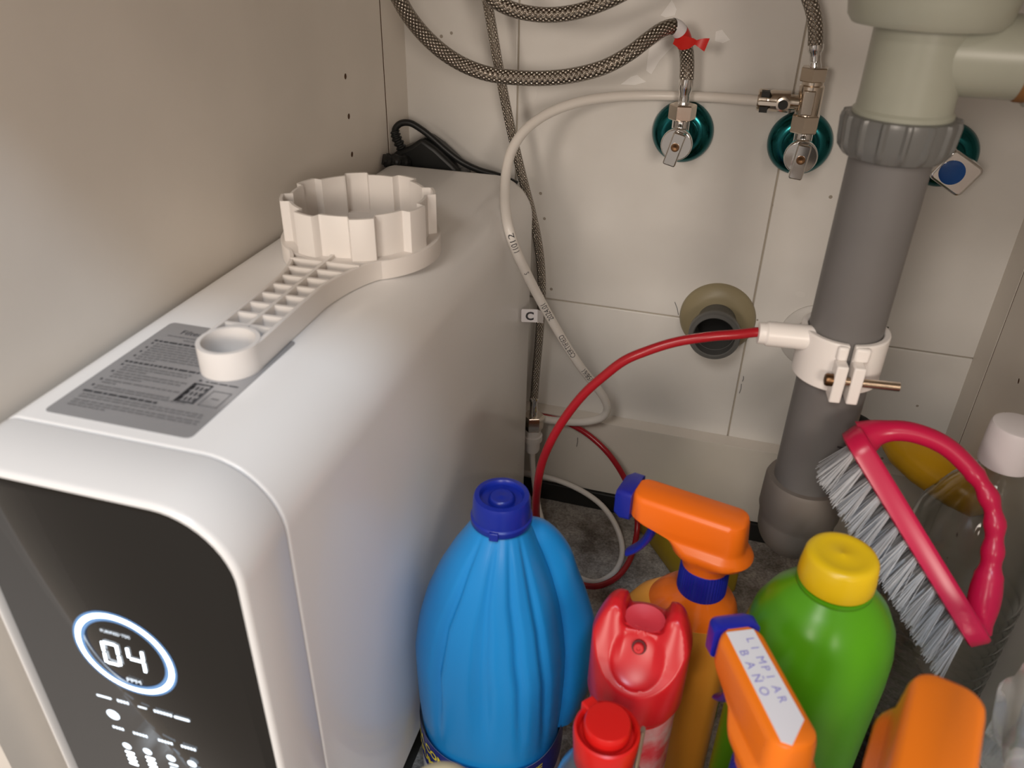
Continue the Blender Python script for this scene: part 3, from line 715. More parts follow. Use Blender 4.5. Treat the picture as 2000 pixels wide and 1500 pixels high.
TPT = [(1040, 872, .703), (1040, 900, .702), (1044, 945, .698), (1054, 1000, .675), (1070, 1050, .648), (1096, 1098, .622), (1130, 1128, .612), (1163, 1137, .618), (1195, 1122, .636), (1213, 1092, .655), (1214, 1060, .672), (1202, 1025, .686), (1178, 990, .699), (1145, 964, .708), (1105, 944, .714), (1060, 930, .716), (1015, 922, .718)]
PT = spline([onfloor(q, .0035) for q in TPT], 8)
wt = obj('outlet_tube', tube(PT, 0.0031, 16), TUBEWHITE, angle=80); tag(wt, 'thin white tube dropping from the hose adapter and looping on the gritty floor', 'tube')

# ================================================================== sink drain
DX, DY = 0.0785, 0.49
def zd(px, py): return PY(px, py, DY).z
dr = empty('sink_drain', (DX, DY, 0.0)); tag(dr, 'grey vertical sink drain pipe with yellowed tee on top, elbowing back into the wall', 'drain pipe')
RP = 0.0222
zt0 = zd(1570, 945)       # socket top
obj('pipe', mv(lathe([(RP, 0), (RP, 0.245)], 64), (DX, DY, zt0 - 0.01)), PPGREY, dr, world=True)
# elbow socket: down then bend backwards into the wall
zs1 = zd(1562, 1000); zend = zd(1557, 1064)
epath = [Vector((DX, DY, zt0 + .004)), Vector((DX, DY, zt0 + .003)), Vector((DX, DY, zs1 + 0.006))]
prof = [(0.0222, zt0 + .006), (0.0262, zt0 + .006), (0.0275, zt0 + .003), (0.0278, zt0 - .010), (0.0280, zs1 + .004), (0.0270, zs1 + .0005), (0.0265, zs1 - .003)]
obj('elbow_socket', mv(lathe(prof, 64, cap0=False, cap1=False), (DX, DY, 0)), PPTAUPE, dr, world=True, angle=50)
bp_ = [Vector((DX, DY, zs1 + .004)), Vector((DX, DY, zs1 - .004)), Vector((DX + .0005, DY + .002, zs1 - .010)), Vector((DX + .001, DY + .007, zs1 - .016)), Vector((DX + .001, DY + .016, zs1 - .021)), Vector((DX + .005, DY + .030, zs1 - .021)), Vector((DX + .009, DY + .060, zs1 - .016)), Vector((DX + .016, DY + .16, zs1 + .004)), Vector((0.1010, YB - 0.004, 0.2480))]
obj('elbow', tube(spline(bp_, 4), [0.0264] * 13 + [0.0262, .0258, .0252, .0240, .0225, .021, .0195] + [0.0185] * 13, 48, up=(0, 1, 0)), PPTAUPE, dr, world=True, angle=60)
# printed lettering down the pipe
tm = text_mesh('AL PRT', 0.0105, 0.0002, 4); V = []
pa = PY(1614, 868, DY - .02); 
for (x, y, z) in tm[0]:
    a = math.radians(-62) + (y / RP); zz = pa.z - x * 0.95
    V.append((DX + math.cos(a) * (RP + .0002), DY + math.sin(a) * (RP + .0002), zz))
obj('pipe_print', (V, tm[1]), mat('pipe_ink', (0.045, 0.04, 0.045), 0.6), dr, world=True)
# coupling nut with ribs
zn_b = zd(1725, 300); zn_t = zd(1750, 222)
n = 16 * 8; rings = []
for (sc, z) in ((0.0250, zn_b - .001), (0.0268, zn_b), (0.0285, zn_b + .004), (0.0292, zn_b + .008), (0.0300, zn_t - .003), (0.0294, zn_t - .0005), (.0272, zn_t)):
    rg = []
    for k in range(n):
        a = 2 * PI * k / n; rib = 0.0016 if (k % 8) < 2 else 0.0
        rg.append((DX + (sc + (rib if sc > .027 else 0)) * math.cos(a), DY + (sc + (rib if sc > .027 else 0)) * math.sin(a), z))
    rings.append(rg)
obj('coupling_nut', loft(rings), NUTGREY, dr, world=True, angle=30)
z2 = zd(1780, 48)
tee = obj('tee', mv(lathe([(0.0262, zn_t - .004), (0.0262, zn_t + .002), (0.0248, zn_t + .0035), (0.0246, zn_t + .012), (0.0246, z2)], 64), (DX, DY, 0)), PPCREAM, dr, world=True)
zbr = zd(1900, 108)
obj('tee_branch', xf(lathe([(0.0205, 0.012), (0.0205, 0.054), (0.0232, 0.056), (0.0232, 0.1565)], 48), Matrix.Translation((DX, DY, zbr)) @ Matrix.Rotation(PI / 2, 4, 'Y')), PPCREAM, dr, world=True)
obj('rust_stain', xf(lathe([(0.0206, 0.049), (0.0212, 0.0505), (0.0214, 0.056), (0.0206, 0.057)], 48, cap0=False, cap1=False), Matrix.Translation((DX, DY, zbr)) @ Matrix.Rotation(PI / 2, 4, 'Y')), RUST, dr, world=True)
z3 = zd(1790, 10)
obj('strainer_flange', mv(lathe([(0.0250, z2 - .001), (0.0365, z2 + .0005), (0.0392, z2 + .004), (0.0405, z2 + .012), (0.0410, z2 + .060), (.036, z2 + .062), (.036, ZC - .001)], 64), (DX, DY, 0)), PPCREAM, dr, world=True)

# drain saddle clamp
zc0 = zd(1612, 744); zc1 = zd(1650, 642)
zc0 = zd(1625, 728); zc1 = zd(1640, 655)
sc_ = empty('saddle_clamp', (DX, DY, zc0)); tag(sc_, 'white two-piece saddle clamp bolted around the grey drain pipe', 'clamp')
RC = RP + 0.0046
def shell(a0, a1, z0, z1, rin, rout, n=28):
    rings = []
    for k in range(n + 1):
        a = math.radians(a0 + (a1 - a0) * k / n); c_, s_ = math.cos(a), math.sin(a)
        rings.append([(DX + rin * c_, DY + rin * s_, z0), (DX + rout * c_, DY + rout * s_, z0), (DX + rout * c_, DY + rout * s_, z1), (DX + rin * c_, DY + rin * s_, z1)])
    return loft(rings)
zc1 = zc0 + 0.0335
obj('clamp_half', shell(90 + 3, 276 - 3.5, zc0, zc1, RP + .0004, RC), CLAMP, sc_, world=True, bevel=.0009)
obj('clamp_half', shell(276 + 3.5, 450 - 3, zc0, zc1, RP + .0004, RC), CLAMP, sc_, world=True, bevel=.0009)
ga = math.radians(276); gd = Vector((math.cos(ga), math.sin(ga), 0)); gt = Vector((-math.sin(ga), math.cos(ga), 0))
def lug(t0, t1, z0, z1, r0=.0, r1=.0125):
    o_ = Vector((DX, DY, 0)) + gd * (RP + .001); V = []
    for z in (z0, z1):
        for r_ in (r0, r1):
            for t_ in (t0, t1): V.append(tuple(o_ + gd * r_ + gt * t_ + Vector((0, 0, z))))
    return V, box(0, 1, 0, 1, 0, 1)[1]
zm = (zc0 + zc1) / 2 - .004
for s in (-1, 1):
    t0, t1 = (s * .0016, s * .0085) if s > 0 else (s * .0085, s * .0016)
    obj('clamp_lug', lug(t0, t1, zc0 - .002, zc0 + .0235), CLAMP, sc_, world=True, bevel=.001)
    obj('clamp_rim', lug(t0 * 1.0, t1 * 1.25, zc1 - .010, zc1 - .0005, -.002, .0055), CLAMP, sc_, world=True, bevel=.0015)
bo = Vector((DX, DY, zc0 + .012)) + gd * (RP + .0095)
def bolt(t0, t1, prof, n=24):
    M = Matrix.Translation(bo + gt * t0) @ gt.to_track_quat('Z', 'Y').to_matrix().to_4x4()
    return xf(lathe(prof(t1 - t0), n), M)
bt = obj('bolt', bolt(-.0135, -.0085, lambda L: [(.0012, 0), (.0034, .0006), (.0040, .0018), (.0040, L)]), BRASS, sc_, world=True)
thr = []
for k in range(56): thr += [(.0024, k * .0007), (.0029, k * .0007 + .00035)]
obj('bolt_thread', bolt(-.0085, .031, lambda L: thr), NICKEL, bt, world=True)
zi = PY(1520, 656, DY - .012).z
obj('tube_port', xf(lathe([(.0048, 0.016), (.0080, 0.018), (.0080, 0.047), (.0072, .048), (.0069, .0485), (.0069, .0525), (.0040, .053)], 36), Matrix.Translation((DX, DY - .006, zi)) @ Matrix.Rotation(math.radians(6), 4, 'Z') @ Matrix.Rotation(-PI / 2, 4, 'Y')), CLAMP, sc_, world=True)

# wall outlet and white wall cover
oc = PY(1401, 620, YB)
wo = empty('waste_outlet', (oc.x, YB, oc.z)); tag(wo, 'open grey waste stub with beige collar in the tiled wall', 'pipe outlet')
TOY = Matrix.Rotation(PI / 2, 4, 'X')
obj('collar', xf(lathe([(.0372, .0002), (.0372, .002), (.0350, .0048), (.0290, .0085), (.0245, .0100)], 64), TOY), BEIGE, wo, angle=60)
obj('stub_pipe', xf(lathe([(.0190, .008), (.0190, .0), (.0190, .034), (.0238, .0345), (.0246, .036), (.0246, .044), (.0236, .0455), (.0205, .0460), (.0195, .045), (.0190, .012)], 64, cap0=False, cap1=False), TOY), mat('dark_grey_pp', (0.115, 0.115, 0.11), 0.35), wo, angle=40)
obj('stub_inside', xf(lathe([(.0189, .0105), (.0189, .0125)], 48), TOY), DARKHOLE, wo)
wc_ = PY(1592, 644, YB)
tag(obj('wall_cover', xf(lathe([(.034, .0002), (.034, .0016), (.032, .003), (.0225, .0045), (.0225, .0030)], 64, cap1=False), Matrix.Translation((0.0950, YB, 0.2520)) @ TOY), mat('cover_white', (0.62, 0.60, 0.57), 0.4)), 'pale round wall rosette half hidden behind the grey drain pipe', 'wall rosette')

# ================================================================== bottles and cleaning things
# ---- blue jug
JX, JY = -0.1113, 0.372
jm = Matrix.Translation((JX, JY, 0)) @ Matrix.Rotation(math.radians(6), 4, 'Z')
jug = empty('detergent_jug', (0, 0, 0), M=jm); tag(jug, 'bright blue plastic jug with dark blue screw cap, standing against the purifier', 'jug')
def jsec(z, x0, x1, hd_, groove=0.0, p=2.6):
    out = []; n = 144
    cx = (x0 + x1) / 2; ax = (x1 - x0) / 2
    for k in range(n):
        a = 2 * PI * k / n; ca, sa = math.cos(a), math.sin(a)
        x = cx + ax * math.copysign(abs(ca) ** (2 / p), ca); y = hd_ * math.copysign(abs(sa) ** (2 / p), sa)
        d = 0.0
        for g in (-88, -62, -120, -38):
            da = abs(((math.degrees(a) - g + 180) % 360) - 180)
            if da < 7: d += groove * 2.2 * math.cos(da / 7 * PI / 2) ** 2
        out.append((x * (1 - d * 12), y * (1 - d * 12), z))
    return out
secs = [(0.0, -.048, .038, .036, 0), (.004, -.053, .043, .041, 0), (.02, -.055, .046, .043, 0), (.075, -.055, .046, .043, 0), (.090, -.0565, .047, .0445, 0), (.115, -.0580, .048, .0458, .001), (.140, -.0585, .0480, .046, .003), (.165, -.0585, .0470, .0460, .003), (.185, -.0560, .0440, .0440, .003), (.207, -.0505, .0395, .0400, .003), (.229, -.0420, .0335, .0345, .0032), (.248, -.0325, .0270, .0285, .003), (.263, -.0235, .0210, .0220, .002), (.272, -.0182, .0172, .0176, 0), (.276, -.0165, .0160, .0160, 0), (.280, -.0160, .0160, .0160, 0)]
obj('body', loft([jsec(z, a, b, h, g, 2.0 + (0.5 if z < .17 else 0.3 if z < .22 else 0)) for z, a, b, h, g in secs]), BLUEJUG, jug, angle=60)
hp = spline([Vector((.010, .010, .258)), Vector((.020, .015, .252)), Vector((.030, .019, .234)), Vector((.035, .020, .212)), Vector((.041, .020, .188)), Vector((.046, .018, .160)), Vector((.044, .015, .125)), Vector((.034, .011, .095))], 6)
hr = [.009 + .006 * min(1, i / 14) + (.011 * max(0, (i - 14) / 28)) for i in range(len(hp))]
obj('handle', tube(hp, hr, 28, up=(0, 1, 0)), BLUEJUG, jug, angle=70)
cp = obj('screw_cap', lathe([(.0188, .2735), (.0196, .2745), (.0196, .2782), (.0186, .2792), (.0186, .2802), (.0180, .2915), (.0171, .2940), (.0142, .2945), (.0135, .2935), (.0132, .2905), (.0085, .2898), (.0080, .2920), (.0068, .2930), (.0030, .2926), (.0012, .2932)], 72), CAPBLUE, jug, angle=40)
obj('cap_spout', mv(box(-.003, .003, -.0012, .0012, 0, .006), (-.001, -.0196, .2730)), CAPBLUE, cp, bevel=.0006)
def jtop(a):      # label edge dips towards the front of the jug
    d = ((math.degrees(a) + 90 + 180) % 360) - 180
    return .078 + .018 * min(1, abs(d) / 80) ** 1.5
def jlab(dz0, dz1, off):
    r = []; n = 144
    for q_ in (0, 1):
        s_ = jsec(0, -.0556 - off, .0466 + off, .0436 + off, 0, 2.5)
        r.append([(p[0], p[1], (max(.006, jtop(2 * PI * k / n) + dz0) if q_ == 0 else max(.0062, jtop(2 * PI * k / n) + dz1))) for k, p in enumerate(s_)])
    return loft(r, False, False)
lb = obj('label', jlab(-.075, 0, .0024), LABELWHITE, jug)
obj('label_band', jlab(-.034, .0003, .0028), LABELNAVY, lb)
for i, s in enumerate(('LEJIA CON DETERGENTE', 'PERFUMADA')):
    tm = text_mesh(s, .0100, .0003, 4); w = text_width(tm); V = []
    for (x, y, z) in tm[0]:
        a = math.radians(-168) + x / .050
        ca, sa = math.cos(a), math.sin(a); p = 2.5
        V.append((-.0045 + .0543 * math.copysign(abs(ca) ** (2 / p), ca), .0468 * math.copysign(abs(sa) ** (2 / p), sa), max(.004, jtop(a) - .0125 - i * .0125 + y)))
    obj('label_text', (V, tm[1]), LABELYEL, lb)

# ---- trigger sprayers
def sprayer(name, loc, rotz, k, label, bottle, head=ORANGE, nozzle=NAVY, trig=NAVY, collar=NAVY, pitch=0.0, trigger=True):
    root = empty(name, (loc[0], loc[1], 0), rotz); tag(root, label, 'spray bottle', 'trigger spray bottles')
    zc = loc[2]
    def L(m): return [(p[0] * k, p[1] * k, zc + p[2] * k) for p in m[0]], m[1]
    prof = [(.0150, -.004), (.0178, -.003, .0), (.0180, -.002, .0006), (.0176, .018, .0006), (.0168, .020, 0), (.0150, .021, 0)]
    obj('collar', L(lathe(prof, 96)), collar, root, angle=25)
    def sec(z, x0, x1, hw_, r): return [(a, b, z) for a, b in rrect(x0, x1, -hw_, hw_, min(r, hw_ * .98), 7)]
    ss = [sec(.019, -.0165, .0165, .0160, .0155), sec(.026, -.0175, .0180, .0168, .0160), sec(.030, -.0215, .0230, .0180, .0170), sec(.033, -.0290, .0260, .0195, .0185), sec(.0365, -.0312, .0275, .0200, .0190), sec(.0400, -.0290, .0300, .0188, .0175), sec(.0425, -.0262, .0340, .0160, .0140),
          sec(.0450, -.0252, .0440, .0152, .0120), sec(.0475, -.0248, .0540, .0150, .0110), sec(.050, -.0245, .0580, .0148, .0105), sec(.0640, -.0232, .0580, .0140, .0100), sec(.0675, -.0222, .0580, .0130, .0095), sec(.0690, -.0200, .0575, .0108, .0085)]
    hd_ = obj('head_shroud', L(loft(ss)), head, root, angle=40)
    nz = L(loft([sec2 for sec2 in ([(.0565, a, b) for a, b in rrect(-.0145, .0145, .0455, .0700, .004, 4)], [(.0640, a, b) for a, b in rrect(-.0145, .0145, .0445, .0700, .004, 4)], [(.0690, a, b) for a, b in rrect(-.0120, .0120, .0460, .0670, .004, 4)])]))
    nzo = obj('nozzle', nz, nozzle, root, angle=40)
    tip = loft([[(.068, a, b) for a, b in hexp(.006)], [(.0715, a, b) for a, b in hexp(.0055)]])
    obj('nozzle_tip', L(mv(tip, (0, 0, .056))), nozzle, nzo)
    if trigger:
        tp_ = spline([Vector((.040, 0, .047)), Vector((.0415, 0, .036)), Vector((.045, 0, .024)), Vector((.051, 0, .013)), Vector((.058, 0, .005))], 5)
        obj('trigger', L(tube(tp_, [.0095 - .00018 * i for i in range(len(tp_))], 16, up=(1, 0, 0), flat=0.42)), trig, root)
    if bottle: bottle(root, zc, k)
    return root, hd_
def bottle1(root, zc, k):
    n = 56
    def sec(z, x0, x1, hw_):
        cx = (x0 + x1) / 2; ax = (x1 - x0) / 2
        return [(cx + ax * math.cos(2 * PI * i / n), hw_ * math.sin(2 * PI * i / n), z) for i in range(n)]
    up = [(zc + .000, -.0150, .0150, .0150), (zc - .004, -.0158, .0160, .0156), (zc - .008, -.0215, .0235, .0205), (zc - .013, -.0245, .0285, .0232), (zc - .019, -.0258, .0325, .0250)]
    lo = [(zc - .0190, -.0260, .0330, .0252), (zc - .026, -.0260, .0420, .0255), (zc - .036, -.0265, .0480, .0260), (zc - .050, -.0270, .0510, .0265), (zc - .075, -.0270, .0520, .0265), (zc - .12, -.0270, .0515, .0265), (.03, -.0270, .050, .0265), (.004, -.0265, .049, .0260), (0, -.025, .046, .024)]
    obj('bottle', loft([sec(*q) for q in reversed(up)]), ORFILM, root, angle=60)
    sl = obj('sleeve', loft([sec(*q) for q in reversed(lo)]), SLEEVE, root, angle=60)
    for (a, z, s) in ((205, zc - .085, .011), (190, zc - .11, .013), (232, zc - .125, .012)):
        V = []
        for j in range(16):
            b = 2 * PI * j / 16; ang = math.radians(a) + math.cos(b) * s * .6 / .03; zz = z + math.sin(b) * s
            V.append((.0125 + (.0398) * math.cos(ang), .0268 * math.sin(ang), zz))
        obj('leaf_print', (V, [tuple(range(16))]), LEAF, sl)
c1 = PD(1374, 1122, 0.508)
sprayer('spray_bottle', (c1.x, c1.y, c1.z - .008), math.radians(168), 0.88, 'orange trigger spray bottle with navy nozzle and collar beside the red aerosol', bottle1)
def bottle2(root, zc, k):
    obj('bottle', lathe([(.026, 0), (.029, .004), (.029, zc - .055), (.027, zc - .035), (.022, zc - .018), (.0165, zc - .008), (.0145, zc - .003), (.0145, zc)], 48, sx=1.0, sy=.9), mat('amber_bottle', (0.70, 0.36, 0.03), 0.3), root)
c2 = PD(1545, 1452, 0.385)
s2r, s2h = sprayer('spray_bottle', (0.0570, 0.2640, 0.2330), math.radians(116), 0.86, 'orange trigger spray bottle with handwritten white paper label along its head', bottle2, head=ORANGE2, nozzle=mat('royal_plastic', (.012, .02, .38), .3), trig=PURPLE)
# paper label on its head (local frame of sprayer 2)
k2 = 0.86; zl2 = 0.2330 + .0690 * k2 + .0004
lp = [(.0540, .0085), (.0540, -.0085), (-.0085, -.0092), (-.0215, .0040), (-.0185, .0088)]
lp = [(x * k2, y * k2) for x, y in lp]
pl = obj('paper_label', prism(lp, zl2 - .0002, zl2 + .0002), PAPER, s2r); pl['label'] = 'white paper label handwritten LIMPIAR BAÑO'
for (s, v0, u0, sz) in (('LIMPIAR', .0010, .048, .0080), ('BAÑO', -.0068, .040, .0085)):
    for i, ch in enumerate(s):
        tm = text_mesh(ch, sz * .75)
        if not tm[0]: continue
        uu = (u0 - i * (.0068 if s[0] == 'L' else .0085)) * k2
        V = [(uu - p[0], (v0 * k2 + p[1] * 1.0) * -1 * -1, zl2 + .0004) for p in tm[0]]
        V = [(p[0], -p[1] if False else p[1] * -1, p[2]) for p in V]
        obj('handwriting', (V, [tuple(reversed(f)) for f in tm[1]] if False else tm[1]), PENINK, pl)
def bottle3(root, zc, k):
    obj('bottle', lathe([(.026, 0), (.029, .004), (.029, zc - .055), (.027, zc - .035), (.022, zc - .018), (.0165, zc - .008), (.0145, zc - .003), (.0145, zc)], 48), CREAMBODY, root)
sprayer('spray_bottle', (0.1060, 0.2300, 0.2800), math.radians(254), 1.0, 'orange spray head nearest the lower right corner, pointing out of the cabinet', bottle3, head=ORANGE2)
def bottle4(root, zc, k):
    obj('bottle', lathe([(.026, 0), (.029, .004), (.029, zc - .055), (.027, zc - .035), (.022, zc - .018), (.0165, zc - .008), (.0145, zc - .003), (.0145, zc)], 40), CLEARBLUE, root)
sprayer('spray_bottle', (0.1850, 0.3200, 0.2300), math.radians(252), 0.90, 'frosted translucent spray bottle cut off by the right edge', bottle4, head=FROST, nozzle=FROST, trig=FROST, collar=FROST)

# ---- green bottle
gx = PD(1640, 1104, 0.432)
gb = empty('cleaner_bottle', (gx.x, gx.y, 0), math.radians(20)); tag(gb, 'green plastic bottle with yellow screw cap in front of the drain pipe', 'bottle')
gz = gx.z
g_ = 0.90
def gl2(prof): return [(r * g_, gz + dz * g_ if dz > -.2 else dz + 1) for r, dz in prof]
obj('body', lathe([(.034, 0), (.0385, .004), (.0400, .012)] + gl2([(.0445, -.125), (.0450, -.085), (.0442, -.062), (.0412, -.045), (.0352, -.032), (.0275, -.0225), (.0222, -.0165), (.0205, -.014), (.0205, -.006)]), 72, sx=1.06, sy=.94), GREEN, gb, angle=60)
obj('neck_ring', lathe(gl2([(.0215, -.0165), (.0228, -.015), (.0225, -.0130), (.0205, -.0125)]), 64), GREEN, gb, angle=60)
obj('screw_cap', lathe(gl2([(.0222, -.0115), (.0228, -.010), (.0226, -.004), (.0214, .0065), (.0200, .0090), (.0170, .0102), (.0140, .0096), (.0010, .0093), (.0004, .0097)]), 72), YELLOWCAP, gb, angle=60)

# ---- red aerosol can
ax_ = PD(1252, 1250, 0.462)
ar = empty('aerosol_can', (ax_.x, ax_.y + .004, 0), math.radians(-2)); tag(ar, 'red aerosol can with moulded red spray top between the jug and orange sprayer', 'aerosol can')
az = ax_.z - .008
AR = 0.0285
obj('can', lathe([(.024, 0), (.0262, .003), (.0262, az - .040), (.0250, az - .034)], 56), REDDEEP, ar, angle=50)
obj('shrink_sleeve', lathe([(.0265, .02), (.0266, az - .046), (.0262, az - .044)], 56, cap0=False, cap1=False), mat('printed_sleeve', (0.55, 0.04, 0.05), 0.2, color2=(0.50, 0.30, 0.28), vscale=70), ar, angle=50)
# sculpted top: height field over a disc
NR, NA = 30, 96
def hfun(x, y):     # local: front is -y
    r = math.hypot(x, y) / AR
    z = .020 - .010 * r ** 6                       # gentle dome
    # front slope
    zf = .013 + (y + .006) * 1.15 if y < -.001 else 1
    z = min(z, zf + .0)
    # horns left and right, higher towards the back
    hx = abs(x) / AR
    horn = max(0, 1 - ((hx - .68) / .34) ** 2) * max(0, min(1, (y + .017) / .022)) * max(0, 1 - max(0, (y - .012) / .016) ** 2)
    z += .0085 * horn
    # valley between the horns
    if hx < .46 and y > -.004: z -= .006 * min(1, (y + .004) / .004) * min(1, (0.46 - hx) / .06)
    # dish on the slope
    dx, dy = x, (y + .0150); q = (dx / .0150) ** 2 + (dy / .0110) ** 2
    if q < 1: z -= .0048 * (1 - q) ** .6
    return z
V = [(0, 0, az + hfun(0, 0))]; Fs = []
for i in range(1, NR + 1):
    for k in range(NA):
        r = AR * (i / NR) ** .9; a = 2 * PI * k / NA; x, y = r * math.cos(a), r * math.sin(a)
        V.append((x, y, az + hfun(x, y)))
for k in range(NA): Fs.append((0, 1 + k, 1 + (k + 1) % NA))
for i in range(NR - 1):
    for k in range(NA):
        a = 1 + i * NA + k; b = 1 + i * NA + (k + 1) % NA; Fs.append((a, a + NA, b + NA, b))
base = len(V)
for (rr_, z) in ((AR * 1.02, None), (AR * 1.02, -.036), (AR * .97, -.040)):
    for k in range(NA):
        a = 2 * PI * k / NA; x, y = AR * math.cos(a), AR * math.sin(a)
        V.append((x * rr_ / AR, y * rr_ / AR, az + (hfun(x, y) - .0015 if z is None else z)))
lo_ = 1 + (NR - 1) * NA
for (s, e) in ((lo_, base), (base, base + NA), (base + NA, base + 2 * NA)):
    for k in range(NA): Fs.append((s + k, e + k, e + (k + 1) % NA, s + (k + 1) % NA))
obj('spray_top', (V, Fs), RED, ar, angle=70)
obj('push_button', xf(lathe([(.0125, 0), (.0125, .0035), (.0118, .0048), (.0070, .0038), (.001, .0030)], 48, sx=1.0, sy=.72), Matrix.Translation((0, .0060, az + .0130)) @ Matrix.Rotation(math.radians(18), 4, 'X')), mat('red_button', (.50, .03, .045), .45), ar, angle=50)
nzz = obj('nozzle_well', xf(lathe([(.0042, 0), (.0042, .0012)], 28), Matrix.Translation((0, -.0085, az + .0072)) @ Matrix.Rotation(math.radians(62), 4, 'X')), mat('red_dark_well', (.10, .004, .006), .5), ar)
obj('nozzle', xf(lathe([(.0030, 0), (.0030, .0040), (.0026, .0044), (.0012, .0044), (.0010, .0036)], 24), Matrix.Translation((0, -.0085, az + .0075)) @ Matrix.Rotation(math.radians(62), 4, 'X')), RED, ar)

# ---- red flip-top bottle
fx = PD(1186, 1420, 0.415)
fb = empty('flip_top_bottle', (fx.x, fx.y, 0), math.radians(25)); tag(fb, 'clear bottle with bright red flip-top cap at the bottom edge', 'bottle')
fz = fx.z
obj('body', lathe([(.024, 0), (.028, .003), (.0285, .010), (.0285, fz - .075), (.0270, fz - .058), (.0235, fz - .044), (.0185, fz - .034), (.0150, fz - .029), (.0150, fz - .022), (.0138, fz - .022), (.0138, fz - .030), (.0172, fz - .035), (.0222, fz - .045), (.0258, fz - .058), (.0273, fz - .075), (.0273, .010), (.022, .005)], 48), CLEARBLUE, fb, angle=60)
fc = obj('cap', lathe([(.0150, fz - .026), (.0163, fz - .025), (.0172, fz - .012), (.0178, fz - .004), (.0174, fz - .0015), (.0162, fz - .0008), (.0150, fz - .0025), (.0145, fz - .006), (.001, fz - .006)], 64), REDBRIGHT, fb, angle=50)
obj('flip_lid', lathe([(.0118, fz - .0062), (.0124, fz - .004), (.0124, fz + .0035), (.0116, fz + .0048), (.0100, fz + .0050), (.001, fz + .0048)], 56), REDBRIGHT, fc, angle=50)
obj('hinge_tab', xf(box(-.004, .004, .010, .0178, fz - .003, fz + .0040), Matrix.Rotation(math.radians(25), 4, 'Z')), REDBRIGHT, fc, bevel=.001)

# ---- cream capped bottle at the bottom edge
cx_ = PD(862, 1552, 0.345)
cb = empty('cream_bottle', (cx_.x, cx_.y, 0)); tag(cb, 'pale cream capped bottle just peeking in under the blue jug', 'bottle')
cz = cx_.z
obj('cap', lathe([(.0165, cz - .022), (.0170, cz - .020), (.0168, cz - .004), (.0155, cz + .0005), (.012, cz + .0015), (.001, cz + .0018)], 56), CREAM, cb, angle=60)
obj('body', lathe([(.020, 0), (.0225, .004), (.0225, cz - .055), (.021, cz - .040), (.0155, cz - .027), (.0145, cz - .020)], 48), CREAMBODY, cb, angle=60)

# ---- wooden stick
p0 = PD(1256, 1425, 0.425); p1 = Vector((p0.x - .004, p0.y - .045, 0.001))
sd = (p1 - p0)
tag(obj('wooden_stick', tube([p0, p0 + sd * .3, p0 + sd * .6, p1], .0028, 10, flat=0.5), WOOD), 'thin grey-brown wooden stick in front of the red aerosol can', 'stick')

# ---- scrubbing brush
def camvec(c): return Vector([sum(R[i][k] * c[k] for k in range(3)) for i in range(3)])
bu = camvec((.475, -.86, .13)).normalized(); bn = camvec((.78, .52, .32)); bn = (bn - bu * bn.dot(bu)).normalized(); bs = bn.cross(bu)   # u along, s across, n out of the back
bc = PD(1785, 1040, 0.478)
BM = Matrix(((bu.x, bs.x, bn.x, bc.x), (bu.y, bs.y, bn.y, bc.y), (bu.z, bs.z, bn.z, bc.z), (0, 0, 0, 1))) @ Matrix.Scale(0.90, 4)
br = empty('scrubbing_brush', (0, 0, 0), M=BM); tag(br, 'pink scrubbing brush with looped handle and grey bristles leaning on the right', 'brush')
def bsec(z, L_, w_): return [(x, y, z) for x, y in rrect(-L_, L_, -w_, w_, w_ * .75, 8)]
obj('brush_back', loft([bsec(-.0075, .0765, .0195), bsec(-.0065, .0785, .0215), bsec(.0040, .0800, .0225), bsec(.0060, .0790, .0215), bsec(.0066, .0760, .0190)]), PINK, br, angle=50)
hpts = [(-.070, .004), (-.069, .014), (-.061, .030), (-.044, .044), (-.024, .050), (-.004, .051), (.014, .046), (.030, .036), (.046, .024), (.061, .012), (.0735, .002)]
hp = spline([Vector((a, 0, b)) for a, b in hpts], 6); rr = []
for i in range(len(hp)):
    t = i / (len(hp) - 1); r = .0082 - .0022 * math.sin(PI * t)
    if .42 < t < .80: r += .0008 * math.cos((t - .42) * 2 * PI / .095)
    if t < .14: r += .0045 * (1 - t / .14)
    if .74 < t < .96: r += .0026 * math.sin(PI * (t - .74) / .22)
    rr.append(r)
obj('handle', tube(hp, rr, 22, up=(0, 0, 1)), PINK, br, angle=70)
V = []; Fs = []
for i in range(13):
    for j in range(5):
        ux = -.066 + i * .011; sy = -.0160 + j * .0080
        for q in range(26):
            a = random.uniform(0, 2 * PI); rad = random.uniform(0, .0024)
            x0, y0 = ux + rad * math.cos(a), sy + rad * math.sin(a)
            fl_ = .55 + random.uniform(-.25, .35)
            dx = .011 + (ux / .07) * .003 + (x0 - ux) * 1.9 + random.uniform(-.0016, .0016); dy = (sy / .016) * .006 + (y0 - sy) * 1.9 + random.uniform(-.0016, .0016)
            ln = -.0335 + random.uniform(-.002, .003); r_ = .00034
            o = len(V)
            for k in range(3):
                b = 2 * PI * k / 3; V.append((x0 + r_ * math.cos(b), y0 + r_ * math.sin(b), -.007))
            for k in range(3):
                b = 2 * PI * k / 3; V.append((x0 + dx + r_ * .8 * math.cos(b), y0 + dy + r_ * .8 * math.sin(b), ln))
            Fs += [(o, o + 1, o + 4, o + 3), (o + 1, o + 2, o + 5, o + 4), (o + 2, o, o + 3, o + 5), (o + 3, o + 4, o + 5)]
obj('bristles', (V, Fs), BRISTLE, br, kind='stuff')

